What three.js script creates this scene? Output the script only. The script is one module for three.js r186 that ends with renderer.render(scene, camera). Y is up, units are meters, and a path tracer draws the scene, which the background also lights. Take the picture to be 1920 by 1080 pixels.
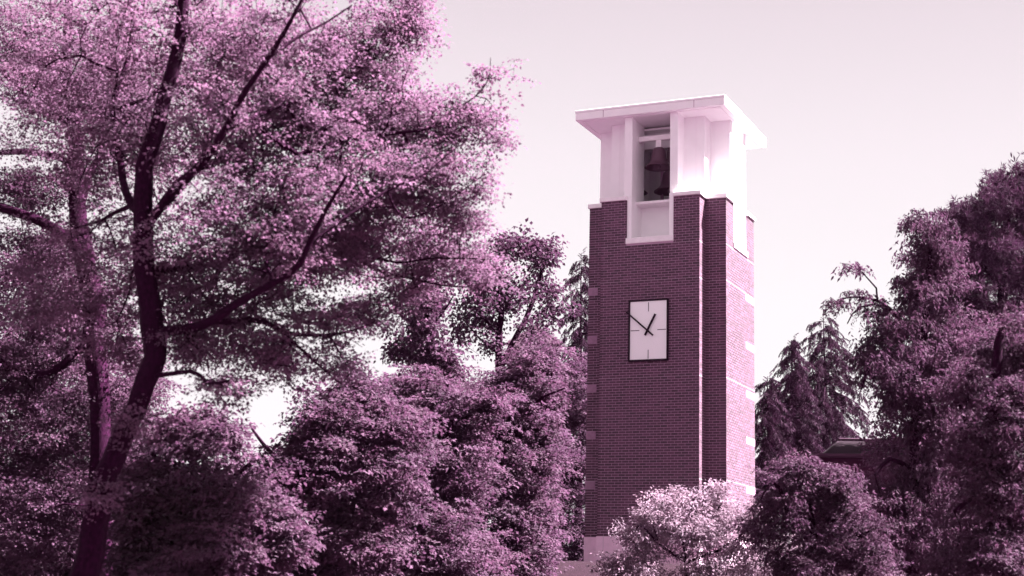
import * as THREE from 'three';
import { mergeGeometries } from 'three/addons/utils/BufferGeometryUtils.js';
import { ImprovedNoise } from 'three/addons/math/ImprovedNoise.js';

// ---------------------------------------------------------------- camera, sky, sun, exposure
const scene = new THREE.Scene();
const camera = new THREE.PerspectiveCamera(21.09, 1920 / 1080, 0.5, 2500);
camera.rotation.order = 'YXZ';
camera.position.set(14.4595, -0.958, 43.9603);
camera.rotation.set(0.1972, 0.423, 0.0259);
camera.focus = 45;
camera.userData.fStop = 1.3;
const renderer = new THREE.WebGLRenderer({ antialias: true });
renderer.toneMapping = THREE.LinearToneMapping;
const EXPOSURE = 12;
renderer.toneMappingExposure = EXPOSURE;
renderer.shadowMap.enabled = true;

// a pale hazy sky: near white low down, cooler and a little deeper towards the zenith
{
  const w = 256, h = 256, data = new Float32Array(w * h * 4);
  const stops = [[-90, 0.62, 0.50, 0.58], [-2, 0.92, 0.86, 0.90], [3, 1.02, 0.975, 1.0], [11, 1.0, 0.955, 0.98], [16, 0.955, 0.875, 0.92], [22, 0.82, 0.715, 0.775], [40, 0.70, 0.57, 0.655], [90, 0.52, 0.41, 0.49]];
  for (let j = 0; j < h; j++) {
    const e = ((j + 0.5) / h - 0.5) * 180;
    let k = 0; while (k < stops.length - 2 && e > stops[k + 1][0]) k++;
    const a = stops[k], b = stops[k + 1]; let t = Math.min(1, Math.max(0, (e - a[0]) / (b[0] - a[0])));
    for (let i = 0; i < w; i++) {
      const o = (j * w + i) * 4;
      for (let c = 0; c < 3; c++) data[o + c] = (a[c + 1] + (b[c + 1] - a[c + 1]) * t) / EXPOSURE;
      data[o + 3] = 1;
    }
  }
  const sky = new THREE.DataTexture(data, w, h, THREE.RGBAFormat, THREE.FloatType);
  sky.mapping = THREE.EquirectangularReflectionMapping;
  sky.magFilter = sky.minFilter = THREE.LinearFilter;
  sky.needsUpdate = true;
  scene.background = sky;
  scene.environment = sky;
}
// sun: high, to the right of the view and behind the plane of the clock face
const SUN = new THREE.Vector3(0.53, 0.785, -0.31).normalize();
{
  const sun = new THREE.DirectionalLight(new THREE.Color().setRGB(1, 0.975, 0.96), 5);
  sun.position.copy(SUN).multiplyScalar(120);
  sun.castShadow = true;
  sun.shadow.mapSize.set(4096, 4096);
  const s = sun.shadow.camera; s.left = s.bottom = -60; s.right = s.top = 60; s.near = 1; s.far = 300;
  scene.add(sun, sun.target);
}

// ---------------------------------------------------------------- helpers
function rng(seed) {
  let a = seed >>> 0;
  return () => { a = (a + 0x6D2B79F5) | 0; let t = Math.imul(a ^ (a >>> 15), 1 | a); t = (t + Math.imul(t ^ (t >>> 7), 61 | t)) ^ t; return ((t ^ (t >>> 14)) >>> 0) / 4294967296; };
}
const noise = new ImprovedNoise();
const RGB = (r, g, b) => new THREE.Color().setRGB(r, g, b);
function shadows(o) { o.castShadow = o.receiveShadow = true; return o; }
function mesh(name, geometry, material, parent) { const m = shadows(new THREE.Mesh(geometry, material)); m.name = name; parent.add(m); return m; }
const used = {};
function numbered(name) { const n = used[name] = (used[name] ?? -1) + 1; return n ? name + '_' + String(n).padStart(3, '0') : name; }
function thing(name, label, category, [x, y, z] = [0, 0, 0], group) {
  const o = new THREE.Group(); o.name = numbered(name); o.position.set(x, y, z);
  o.userData = { label, category }; if (group) o.userData.group = group;
  scene.add(o); return o;
}
// a box from its corners, uv in metres
function box(x0, x1, y0, y1, z0, z1) {
  const g = new THREE.BoxGeometry(x1 - x0, y1 - y0, z1 - z0); g.translate((x0 + x1) / 2, (y0 + y1) / 2, (z0 + z1) / 2);
  return metreUV(g);
}
// a box with small chamfers on all edges
function chamferBox(x0, x1, y0, y1, z0, z1, c = 0.012) {
  const s = new THREE.Shape(), w = x1 - x0 - 2 * c, h = y1 - y0 - 2 * c;
  s.moveTo(0, 0); s.lineTo(w, 0); s.lineTo(w, h); s.lineTo(0, h); s.closePath();
  const g = new THREE.ExtrudeGeometry(s, { depth: z1 - z0 - 2 * c, bevelEnabled: true, bevelSize: c, bevelThickness: c, bevelSegments: 1 });
  g.translate(x0 + c, y0 + c, z0 + c); return metreUV(g);
}
function metreUV(g) {
  const p = g.attributes.position, n = g.attributes.normal, uv = new Float32Array(p.count * 2);
  for (let i = 0; i < p.count; i++) {
    const ax = Math.abs(n.getX(i)), ay = Math.abs(n.getY(i)), az = Math.abs(n.getZ(i));
    if (ay > ax && ay > az) { uv[2 * i] = p.getX(i); uv[2 * i + 1] = p.getZ(i); }
    else if (ax > az) { uv[2 * i] = p.getZ(i); uv[2 * i + 1] = p.getY(i); }
    else { uv[2 * i] = p.getX(i); uv[2 * i + 1] = p.getY(i); }
  }
  g.setAttribute('uv', new THREE.BufferAttribute(uv, 2)); return g;
}
// seamless-looking layered value noise as a texture; f(u, v) gives [r, g, b] in 0..1 (sRGB) or one grey
function texture(size, metres, f, srgb) {
  const d = new Uint8Array(size * size * 4);
  for (let j = 0; j < size; j++) for (let i = 0; i < size; i++) {
    const v = f(i / size, j / size), o = (j * size + i) * 4, a = Array.isArray(v) ? v : [v, v, v];
    for (let c = 0; c < 3; c++) d[o + c] = Math.max(0, Math.min(255, a[c] * 255)); d[o + 3] = 255;
  }
  const t = new THREE.DataTexture(d, size, size); t.wrapS = t.wrapT = THREE.RepeatWrapping; t.magFilter = THREE.LinearFilter; t.minFilter = THREE.LinearMipmapLinearFilter; t.generateMipmaps = true;
  t.repeat.set(1 / metres, 1 / metres); if (srgb) t.colorSpace = THREE.SRGBColorSpace; t.needsUpdate = true; return t;
}
function tile(u, v, f, z) { // noise that wraps
  const n = (a, b) => noise.noise(a * f, b * f, z);
  return n(u, v) * (1 - u) * (1 - v) + n(u - 1, v) * u * (1 - v) + n(u, v - 1) * (1 - u) * v + n(u - 1, v - 1) * u * v;
}
const fbm = (u, v, f, z) => tile(u, v, f, z) + 0.5 * tile(u, v, f * 2, z + 7) + 0.25 * tile(u, v, f * 4, z + 13) + 0.13 * tile(u, v, f * 9, z + 29);

// ---------------------------------------------------------------- materials
const M = {};
{
  const grainy = (amp, f, z) => (u, v) => 0.5 + amp * fbm(u, v, f, z);
  const tone = (r, g, b, amp, f, z) => (u, v) => { const k = 1 + amp * fbm(u, v, f, z); return [r * k, g * k, b * k]; };
  const bumpStone = texture(256, 0.6, grainy(0.4, 24, 3));
  const std = (color, rough, extra = {}) => new THREE.MeshStandardMaterial({ color, roughness: rough, ...extra });
  const dull = (color, rough, extra = {}) => new THREE.MeshPhysicalMaterial({ color, roughness: rough, specularIntensity: 0.12, ...extra });
  M.mortar = std(RGB(0.46, 0.29, 0.40), 0.95, { bumpMap: bumpStone, bumpScale: 0.002 });
  const bt = texture(128, 0.3, tone(0.93, 0.93, 0.93, 0.16, 12, 9), true);
  const bb = texture(128, 0.25, grainy(0.5, 18, 21));
  M.bricks = [0.62, 0.82, 1.0, 1.14, 1.42].map((k) => std(RGB(0.092 * k, 0.034 * k, 0.066 * k), 0.86, { map: bt, bumpMap: bb, bumpScale: 0.002 }));
  M.brickMass = std(RGB(1, 1, 1), 0.86, { vertexColors: true, map: bt, bumpMap: bb, bumpScale: 0.002 });
  M.jointSeal = std(RGB(0.50, 0.36, 0.45), 0.7);
  M.panel = std(RGB(1, 1, 1), 0.55, { map: texture(512, 3.1, tone(0.945, 0.935, 0.94, 0.02, 9, 41), true) });
  M.coping = std(RGB(1, 1, 1), 0.7, { map: texture(256, 1.7, tone(0.92, 0.895, 0.905, 0.06, 8, 44), true), bumpMap: bumpStone, bumpScale: 0.001 });
  M.stone = std(RGB(1, 1, 1), 0.85, { map: texture(256, 1.9, tone(0.92, 0.76, 0.86, 0.08, 8, 51), true), bumpMap: bumpStone, bumpScale: 0.003 });
  M.block = std(RGB(1, 1, 1), 0.85, { map: texture(128, 0.9, tone(0.60, 0.45, 0.555, 0.12, 8, 57), true), bumpMap: bumpStone, bumpScale: 0.003 });
  M.ledge = std(RGB(0.30, 0.22, 0.27), 0.9);
  M.seam = std(RGB(0.16, 0.07, 0.12), 0.8);
  M.bronze = std(RGB(0.085, 0.035, 0.06), 0.45, { metalness: 0.35, bumpMap: bumpStone, bumpScale: 0.001 });
  M.clockFrame = new THREE.MeshPhysicalMaterial({ color: RGB(0.010, 0.0015, 0.008), roughness: 0.7, specularIntensity: 0.25 });
  M.clockFace = std(RGB(0.95, 0.945, 0.945), 0.4);
  M.bark = new THREE.MeshPhysicalMaterial({ color: RGB(1, 1, 1), roughness: 0.95, specularIntensity: 0.12, map: texture(256, 0.7, (u, v) => { const k = 0.85 + 0.5 * fbm(u, v, 10, 71); return [0.16 * k, 0.03 * k, 0.135 * k]; }, true), bumpMap: texture(256, 0.4, (u, v) => 0.5 + 0.5 * tile(u, v * 0.3, 26, 80)), bumpScale: 0.012 });
  M.ground = dull(RGB(1, 1, 1), 0.95, { map: texture(512, 6, tone(0.25, 0.175, 0.225, 0.3, 12, 91), true), bumpMap: texture(256, 1.3, grainy(0.5, 22, 95)), bumpScale: 0.03 });
  M.mulch = dull(RGB(1, 1, 1), 0.95, { map: texture(256, 1.1, tone(0.135, 0.075, 0.11, 0.5, 20, 97), true), bumpMap: bumpStone, bumpScale: 0.03 });
  M.houseWall = dull(RGB(1, 1, 1), 0.9, { map: texture(256, 1.6, tone(0.22, 0.10, 0.18, 0.12, 10, 101), true) });
  M.houseTrim = dull(RGB(0.05, 0.022, 0.04), 0.7);
  M.roofing = dull(RGB(1, 1, 1), 0.9, { map: texture(256, 1.2, tone(0.10, 0.05, 0.085, 0.14, 16, 111), true), bumpMap: bumpStone, bumpScale: 0.004 });
  M.paleWall = std(RGB(1, 1, 1), 0.85, { map: texture(256, 2.6, tone(0.80, 0.70, 0.76, 0.06, 9, 121), true) });
  M.glass = std(RGB(0.03, 0.012, 0.025), 0.12);
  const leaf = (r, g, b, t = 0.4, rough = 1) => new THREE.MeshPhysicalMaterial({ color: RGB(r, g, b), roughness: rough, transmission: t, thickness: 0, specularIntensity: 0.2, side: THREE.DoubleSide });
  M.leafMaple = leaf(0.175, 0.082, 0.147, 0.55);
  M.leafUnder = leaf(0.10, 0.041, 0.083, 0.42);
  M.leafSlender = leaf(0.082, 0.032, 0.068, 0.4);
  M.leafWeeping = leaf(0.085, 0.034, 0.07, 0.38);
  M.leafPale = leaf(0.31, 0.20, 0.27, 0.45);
  M.needle = leaf(0.038, 0.012, 0.031, 0.22);
  M.needlePine = leaf(0.052, 0.018, 0.043, 0.25);
}

// ---------------------------------------------------------------- ground
const VIEW = new THREE.Vector2(-Math.sin(0.423), -Math.cos(0.423));
function groundAt(x, z) { // a bank that rises from the viewer to the terrace the tower stands on
  const d = (x - 14.46) * VIEW.x + (z - 43.96) * VIEW.y;
  if (d < 39) return -2.56 + 1.9 * Math.max(0, (d - 4) / 35);
  const t = Math.min(1, (d - 39) / 3.2);
  return -0.66 * (1 - t * t * (3 - 2 * t));
}
{
  const xs = [], lim = 300; for (let i = -60; i <= 60; i++) xs.push(Math.sign(i) * (Math.abs(i) * 1.3 + (lim - 78) * Math.pow(Math.abs(i) / 60, 5)));
  const n = xs.length, pos = new Float32Array(n * n * 3), uv = new Float32Array(n * n * 2), idx = [];
  for (let j = 0; j < n; j++) for (let i = 0; i < n; i++) {
    const o = j * n + i, x = xs[i], z = xs[j];
    const far = Math.max(Math.abs(x), Math.abs(z));
    pos[3 * o] = x; pos[3 * o + 1] = groundAt(x, z) + (Math.hypot(x, z) > 4.2 ? 0.05 * noise.noise(x * 0.4, 3.3, z * 0.4) - 0.03 : -0.004) * (far < 100 ? 1 : 0); pos[3 * o + 2] = z;
    uv[2 * o] = x; uv[2 * o + 1] = z;
    if (i < n - 1 && j < n - 1) idx.push(o, o + n, o + 1, o + 1, o + n, o + n + 1);
  }
  const g = new THREE.BufferGeometry(); g.setAttribute('position', new THREE.BufferAttribute(pos, 3)); g.setAttribute('uv', new THREE.BufferAttribute(uv, 2)); g.setIndex(idx); g.computeVertexNormals();
  const m = mesh('ground', g, M.ground, scene); m.userData = { kind: 'structure', label: 'grassy ground rising gently to the foot of the tower', category: 'ground' };
}

{ // mulched planting bed on the bank below the tower
  const n = 40, m = 16, pos = [], uv = [], idx = [];
  for (let j = 0; j <= m; j++) for (let i = 0; i <= n; i++) {
    const d = 36.5 + 6.2 * j / m + 0.35 * noise.noise(i * 0.5, 7.7, 1.1), l = -9 + 18 * i / n + 0.3 * noise.noise(j * 0.6, 2.2, 5.1);
    const x = 14.46 + VIEW.x * d - VIEW.y * l, z = 43.96 + VIEW.y * d + VIEW.x * l;
    pos.push(x, groundAt(x, z) + 0.035 + 0.03 * noise.noise(x * 1.7, 9.1, z * 1.7), z); uv.push(x, z);
    if (i < n && j < m) { const o = j * (n + 1) + i; idx.push(o, o + 1, o + n + 1, o + 1, o + n + 2, o + n + 1); }
  }
  const g = new THREE.BufferGeometry(); g.setAttribute('position', new THREE.Float32BufferAttribute(pos, 3)); g.setAttribute('uv', new THREE.Float32BufferAttribute(uv, 2)); g.setIndex(idx); g.computeVertexNormals();
  const b = mesh('planting_bed_ground', g, M.mulch, scene); b.userData = { kind: 'structure', label: 'dark mulched planting bed on the bank below the tower', category: 'planting bed' };
}

// ---------------------------------------------------------------- the clock tower
const H = 2.13, A = 1.518, NW = 0.722;            // half width over the arms, half width of one arm, half width of a niche
const BASE = 0.812, TOP = 10.645, SILL = 9.31;    // top of the stone base, top of the brickwork, underside of the niche sill
const turn = (g, k) => g.rotateY(k * Math.PI / 2);
function plus(h, a, y0, y1, niche = 0, depth = 0) { // a cross-shaped block; niche cuts a slot in the end of each arm
  const pts = [];
  for (let k = 0; k < 4; k++) {
    const c = Math.round(Math.cos(k * Math.PI / 2)), s = Math.round(Math.sin(k * Math.PI / 2));
    const side = niche ? [[h, -a], [h, -niche], [depth, -niche], [depth, niche], [h, niche], [h, a]] : [[h, -a], [h, a]];
    for (const [x, y] of [...side, [a, a]]) pts.push(new THREE.Vector2(x * c - y * s, x * s + y * c));
  }
  const g = new THREE.ExtrudeGeometry(new THREE.Shape(pts), { depth: y1 - y0, bevelEnabled: false });
  g.rotateX(-Math.PI / 2); g.translate(0, y0, 0); return metreUV(g);
}
const tower = thing('clock_tower', 'square brick clock tower with white belfry and flat overhanging roof', 'tower');
{
  const RECESS = 0.009;
  mesh('wall_core', plus(H - RECESS, A - RECESS, BASE, SILL, 0, 0), M.mortar, tower);
  mesh('wall_core', plus(H - RECESS, A - RECESS, SILL, TOP, NW + 0.002, 1.2), M.mortar, tower);
  // bricks, running bond, every one a box standing proud of the mortar
  const L = 0.2095, J = 0.0145, rows = Math.round((TOP - BASE) / 0.0767), C = (TOP - BASE) / rows, list = [], rand = rng(5);
  const blockSpots = [[7.978, 8.21], [6.525, 6.757], [5.07, 5.302], [3.63, 3.862], [2.18, 2.412]].map(([a]) => { const r = Math.round((a - BASE) / C); return [BASE + r * C, BASE + (r + 3) * C]; });
  const jointRows = [9.2738, 8.2055, 5.3333, 2.4509].map((y) => BASE + Math.round((y - BASE) / C) * C);
  function layFace(k, face, s0, s1) { // face: 'end' of an arm (z = H), or its two returns
    for (let r = 0; r < rows; r++) {
      const y0 = BASE + r * C + J / 2, y1 = BASE + (r + 1) * C - J / 2, odd = r % 2;
      let s = s0;
      const first = odd ? L / 2 : L;
      for (let i = 0; s < s1 - 0.02; i++) {
        let e = Math.min(s1, s + (i ? L : first)); if (s1 - e < 0.05) e = s1;
        const segs = [[s, e]];
        s = e;
        for (let [b0, b1] of segs) {
          if (face === 'end' && y1 > SILL) { // keep clear of the niche and its sill
            if (b0 < NW && b1 > -NW) { if (b0 < -NW && b1 > -NW) b1 = -NW; else if (b1 > NW && b0 < NW) b0 = NW; else continue; if (b1 - b0 < 0.03) continue; }
          }
          list.push({ k, face, y0, y1, b0: b0 + (b0 === s0 ? 0 : J / 2), b1: b1 - (b1 === s1 || b1 === -NW ? 0 : J / 2), t: rand(), u: rand() });
        }
      }
    }
  }
  for (let k = 0; k < 4; k++) { layFace(k, 'end', -A, A); layFace(k, 'right', A + 0.002, H - 0.042); layFace(k, 'left', A + 0.002, H - 0.042); }
  const D = 0.04, boxOf = (b) => {
    const pr = (b.u - 0.5) * 0.003;
    if (b.face === 'end') return [b.b0, b.b1, b.y0, b.y1, H - D, H + pr];
    if (b.face === 'right') return [A - D, A + pr, b.y0, b.y1, b.b0, b.b1];
    return [-A - pr, -A + D, b.y0, b.y1, b.b0, b.b1];
  };
  const eye = camera.position, spot = new THREE.Vector3();
  const inBlock = (b) => { // where a stone block takes the place of bricks: end faces of the left arm's and right arm's outer corners
    if (!blockSpots.some(([a, c]) => b.y0 > a - 0.01 && b.y1 < c + 0.01)) return false;
    if (b.k === 1 && b.face === 'end') return b.b1 > 0.545 ? 0.545 : false;      // right arm, its end face, far side
    if (b.k === 3 && b.face === 'end') return b.b1 > 0.545 ? 0.545 : false;      // left arm, its end face, near side
    if (b.k === 3 && b.face === 'right') return b.b1 > 1.828 ? 1.828 : false;    // left arm, the face towards the clock
    if (b.k === 1 && b.face === 'right') return b.b1 > 1.828 ? 1.828 : false;
    return false;
  };
  const kept = [];
  for (const b of list) { const cut = inBlock(b); if (cut !== false) { if (b.b0 > cut - 0.04) continue; b.b1 = cut - J / 2; } kept.push(b); }
  const single = kept.filter((b) => b.k === 0 && b.face === 'end' && b.y0 > 2.75 && b.b1 - b.b0 > 0.15 && b.b0 > -1.4)
    .sort((p, q) => spot.set((p.b0 + p.b1) / 2, p.y0, H).distanceToSquared(eye) - spot.set((q.b0 + q.b1) / 2, q.y0, H).distanceToSquared(eye)).slice(0, 300);
  const isSingle = new Set(single), unit = new Map();
  for (const b of single) {
    const [x0, x1, y0, y1, z0, z1] = boxOf(b), key = (x1 - x0).toFixed(3);
    if (!unit.has(key)) unit.set(key, box(-(x1 - x0) / 2, (x1 - x0) / 2, -(y1 - y0) / 2, (y1 - y0) / 2, -D, 0));
    const m = mesh('brick', unit.get(key), M.bricks[Math.floor(b.t * 5)], tower); m.position.set((x0 + x1) / 2, (y0 + y1) / 2, z1);
  }
  const rest = kept.filter((b) => !isSingle.has(b)), parts = [];
  for (let k = 0; k < 4; k++) {
    const gs = rest.filter((b) => b.k === k).map((b) => {
      const g = box(...boxOf(b)), col = new Float32Array(72), t = [0.62, 0.82, 1.0, 1.14, 1.42][Math.floor(b.t * 5)];
      for (let i = 0; i < 24; i++) { col[3 * i] = 0.092 * t; col[3 * i + 1] = 0.034 * t; col[3 * i + 2] = 0.066 * t; }
      const o = b.u * 3; const uv = g.attributes.uv; for (let i = 0; i < uv.count; i++) uv.setX(i, uv.getX(i) + o);
      g.setAttribute('color', new THREE.BufferAttribute(col, 3)); return g;
    });
    parts.push(turn(mergeGeometries(gs), k));
  }
  const mass = mesh('brickwork', mergeGeometries(parts), M.brickMass, tower); mass.userData.kind = 'stuff';
  // stone blocks let into the brickwork at two corners
  for (const [y0, y1] of blockSpots) for (const k of [1, 3]) {
    const g = mergeGeometries([box(0.545, A + 0.004, y0 + J / 2, y1 - J / 2, H - 0.06, H + 0.004)]); turn(g, k); mesh('stone_block', g, M.block, tower);
    const g2 = box(A - 0.05, A + 0.006, y0 + J / 2, y1 - J / 2, 1.828, H + 0.0); turn(g2, k); mesh('stone_block', g2, M.block, tower);
  }
  // pale sealed joints running round the tower
  for (const y of jointRows) mesh('movement_joint', plus(H + 0.0045, A + 0.0045, y - 0.005, y + 0.005, y + 0.02 > SILL ? NW : 0, 1.2), M.jointSeal, tower);
  // stone base with panel joints
  mesh('stone_base', plus(H + 0.012, A + 0.012, -0.3, BASE - 0.002), M.stone, tower);
  for (let k = 0; k < 4; k++) for (const x of [-1.315, -0.44, 0.44, 1.315]) mesh('base_joint', turn(box(x - 0.006, x + 0.006, 0, BASE - 0.01, H, H + 0.0145), k), M.jointSeal, tower);
  // coping over the brick arms
  for (let k = 0; k < 4; k++) for (const s of [-1, 1]) {
    const a = NW, b = A + 0.05, B0 = 1.47;
    mesh('flashing', turn(box(s < 0 ? -b + 0.09 : a + 0.14, s < 0 ? -a - 0.14 : b - 0.09, TOP + 0.12, TOP + 0.129, B0 + 0.01, H - 0.05), k), M.ledge, tower);
    mesh('coping', turn(chamferBox(s < 0 ? -b : a, s < 0 ? -a : b, TOP, TOP + 0.125, 1.4, H + 0.05), k), M.coping, tower);
  }
  mesh('ledge', plus(H - 0.05, A - 0.03, TOP - 0.02, TOP + 0.09, NW + 0.004, 1.2), M.ledge, tower);
  // belfry: a square white body with a pair of fins on each side
  const B = 1.47, SOFFIT = 13.215, FX0 = 0.59, FX1 = 0.835, FZ = 2.07;
  for (let k = 0; k < 4; k++) {
    for (const s of [-1, 1]) {
      mesh('belfry_panel', turn(box(s < 0 ? -B : FX1 - 0.02, s < 0 ? -FX1 + 0.02 : B - 0.06, TOP + 0.08, SOFFIT, B - 0.06, B), k), M.panel, tower);
      mesh('fin', turn(chamferBox(s < 0 ? -FX1 : FX0, s < 0 ? -FX0 : FX1, TOP + 0.12, SOFFIT + 0.02, 1.03, FZ, 0.01), k), M.panel, tower);
      mesh('niche_jamb', turn(chamferBox(s < 0 ? -NW : FX0 - 0.01, s < 0 ? -FX0 + 0.01 : NW, SILL + 0.175, TOP + 0.118, 1.22, FZ + 0.025, 0.01), k), M.panel, tower);
      mesh('panel_seam', turn(box(s * 1.2 - 0.006, s * 1.2 + 0.006, TOP + 0.125, SOFFIT, B - 0.01, B + 0.003), k), M.coping, tower);
    }
    mesh('niche_panel', turn(box(-FX0 - 0.02, FX0 + 0.02, SILL + 0.1, TOP + 0.02, 1.18, 1.245), k), M.panel, tower);
    mesh('niche_sill', turn(chamferBox(-NW - 0.012, NW + 0.012, SILL, SILL + 0.178, 1.15, H + 0.045), k), M.coping, tower);
    mesh('bell_shelf', turn(chamferBox(-FX0 + 0.002, FX0 - 0.002, TOP - 0.05, TOP + 0.035, 1.06, 1.735), k), M.coping, tower);
    if (k) mesh('belfry_panel', turn(box(-FX0 - 0.05, FX0 + 0.05, TOP + 0.036, SOFFIT, 1.04, 1.09), k), M.panel, tower);
  }
  // the bell chamber behind the front opening
  mesh('chamber_wall', box(-1.38, 1.38, TOP + 0.04, SOFFIT, -1.36, -1.28), M.panel, tower);
  for (const s of [-1, 1]) mesh('chamber_wall', box(s < 0 ? -1.40 : 1.36, s < 0 ? -1.36 : 1.40, TOP + 0.04, SOFFIT, -1.28, 0.98), M.panel, tower);
  for (const s of [-1, 1]) mesh('chamber_wall', box(s < 0 ? -1.36 : FX0 + 0.002, s < 0 ? -FX0 - 0.002 : 1.36, TOP + 0.04, SOFFIT, 0.98, 1.026), M.panel, tower);
  mesh('chamber_floor', box(-1.36, 1.36, TOP - 0.06, TOP + 0.038, -1.28, 1.055), M.panel, tower);
  mesh('chamber_ceiling', box(-1.36, 1.36, 13.10, 13.16, -1.28, 0.975), M.panel, tower);
  mesh('chamber_beam', box(-1.36, 1.36, 12.62, 13.10, 0.5, 0.62), M.panel, tower);
  mesh('rope_post', box(-0.30, -0.22, TOP + 0.04, 13.098, 0.2, 0.28), M.block, tower);
  mesh('bell_beam', chamferBox(-FX0, FX0, 12.61, 12.765, 1.34, 1.50, 0.008), M.coping, tower);
  // roof slab
  const R = 2.326;
  const roof = mesh('roof', chamferBox(-R, R, SOFFIT, 13.45, -R, R, 0.01), M.panel, tower);
  mesh('roof_edging', chamferBox(-R - 0.016, R + 0.016, 13.45, 13.52, -R - 0.016, R + 0.016, 0.008), M.panel, roof);
  for (let k = 0; k < 4; k++) {
    for (const x of [-1.43, 1.40]) mesh('fascia_joint', turn(box(x - 0.007, x + 0.007, SOFFIT + 0.012, 13.448, R - 0.01, R + 0.0025), k), M.block, roof);
    mesh('soffit_strip', turn(box(-R + 0.17, R - 0.17, SOFFIT - 0.012, SOFFIT + 0.002, R - 0.19, R - 0.17), k), M.coping, roof);
  }
}

// ---------------------------------------------------------------- clock
{
  const c = thing('wall_clock', 'tall rectangular white clock face in a black frame on the brick tower', 'clock', [0, 6.7065, H]);
  const w = 0.607, h = 0.904, f = 0.05, z0 = -0.005, z1 = 0.075;
  mesh('clock_face', box(-w + f - 0.005, w - f + 0.005, -h + f - 0.005, h - f + 0.005, z0, 0.045), M.clockFace, c);
  mesh('frame', mergeGeometries([chamferBox(-w, w, h - f, h, z0, z1, 0.006), chamferBox(-w, w, -h, -h + f, z0, z1, 0.006), chamferBox(-w, -w + f, -h + f, h - f, z0, z1, 0.006), chamferBox(w - f, w, -h + f, h - f, z0, z1, 0.006)]), M.clockFrame, c);
  for (const [x0, x1, y0, y1] of [[-0.009, 0.009, 0.55, 0.812], [-0.009, 0.009, -0.84, -0.575], [-0.535, -0.275, -0.009, 0.009], [0.275, 0.535, -0.009, 0.009]]) mesh('hour_mark', box(x0, x1, y0, y1, 0.0455, 0.052), M.clockFrame, c);
  const hand = (name, x0, y0, x1, y1, wd, z) => {
    const l = Math.hypot(x1 - x0, y1 - y0), g = chamferBox(0, l, -wd / 2, wd / 2, z, z + 0.012, 0.003); g.rotateZ(Math.atan2(y1 - y0, x1 - x0)); g.translate(x0, y0, 0); mesh(name, g, M.clockFrame, c);
  };
  hand('hour_hand', -0.088, -0.157, 0.222, 0.455, 0.066, 0.082);
  hand('minute_hand', 0.165, -0.172, -0.662, 0.555, 0.046, 0.098);
  const hub = new THREE.CylinderGeometry(0.03, 0.03, 0.075, 16); hub.rotateX(Math.PI / 2); hub.translate(-0.01, -0.012, 0.08); mesh('hub', hub, M.clockFrame, c);
}
// ---------------------------------------------------------------- bells
function bell(label, x, mouth, z, r, hgt, top) {
  const t = thing('bell', label, 'bell', [x, mouth, z], 'bells in the belfry');
  const prof = [[0.93, 0.03], [1, 0], [0.985, 0.04], [0.87, 0.10], [0.72, 0.19], [0.60, 0.32], [0.53, 0.5], [0.49, 0.7], [0.46, 0.84], [0.40, 0.93], [0.27, 0.985], [0.0, 1.0]].map(([a, b]) => new THREE.Vector2(a * r, b * hgt));
  const inner = [[0.0, 0.9], [0.40, 0.86], [0.50, 0.55], [0.62, 0.22], [0.93, 0.03]].map(([a, b]) => new THREE.Vector2(a * r, b * hgt));
  mesh('bell_body', new THREE.LatheGeometry([...inner, ...prof.slice(1)], 40), M.bronze, t);
  const rod = new THREE.CylinderGeometry(0.02, 0.02, hgt * 0.8, 8); rod.translate(0, hgt * 0.42, 0);
  const ball = new THREE.SphereGeometry(r * 0.16, 14, 10); ball.translate(0, hgt * 0.06, 0);
  mesh('clapper', mergeGeometries([rod, ball]), M.bronze, t);
  const bw = 0.085; mesh('hanger', box(-bw, bw, hgt * 0.99, top - mouth, -0.05, 0.05), M[hgt > 0.6 && z > 1 ? 'coping' : 'bronze'], t);
}
bell('upper bronze bell hung from the white beam in the belfry opening', 0.03, 11.76, 1.42, 0.43, 0.63, 12.609);
bell('large dark bell lower down behind the upper bell', 0.10, 11.22, 0.56, 0.49, 0.66, 12.62);
bell('small dark bell at the left edge of the belfry opening', -0.97, 11.27, 0.56, 0.34, 0.44, 12.62);

// ---------------------------------------------------------------- leaves: clusters that the crowns are made of
function leafGeometry(list) { // list of {p, dir, nor, len, wid, fold, bend}
  const pos = [], nrm = new THREE.Vector3(), side = new THREE.Vector3(), v = (p, a, d, b, s, c, n) => [p.x + d.x * a + s.x * b + n.x * c, p.y + d.y * a + s.y * b + n.y * c, p.z + d.z * a + s.z * b + n.z * c];
  for (const { p, dir, nor, len, wid, fold = 0.12, bend = 0.15 } of list) {
    side.crossVectors(dir, nor).normalize(); nrm.crossVectors(side, dir).normalize();
    const b0 = v(p, 0, dir, 0, side, 0, nrm), l = v(p, len * 0.42, dir, wid / 2, side, wid * fold, nrm), r = v(p, len * 0.42, dir, -wid / 2, side, wid * fold, nrm), m = v(p, len * 0.5, dir, 0, side, 0, nrm), t = v(p, len, dir, 0, side, -len * bend, nrm);
    pos.push(...b0, ...m, ...l, ...l, ...m, ...t, ...m, ...r, ...t, ...b0, ...r, ...m);
  }
  const g = new THREE.BufferGeometry(); g.setAttribute('position', new THREE.BufferAttribute(new Float32Array(pos), 3)); g.computeVertexNormals(); return g;
}
const V = (x, y, z) => new THREE.Vector3(x, y, z);
function onSphere(r) { const z = 2 * r() - 1, a = r() * Math.PI * 2, s = Math.sqrt(1 - z * z); return V(s * Math.cos(a), z, s * Math.sin(a)); }
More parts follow.
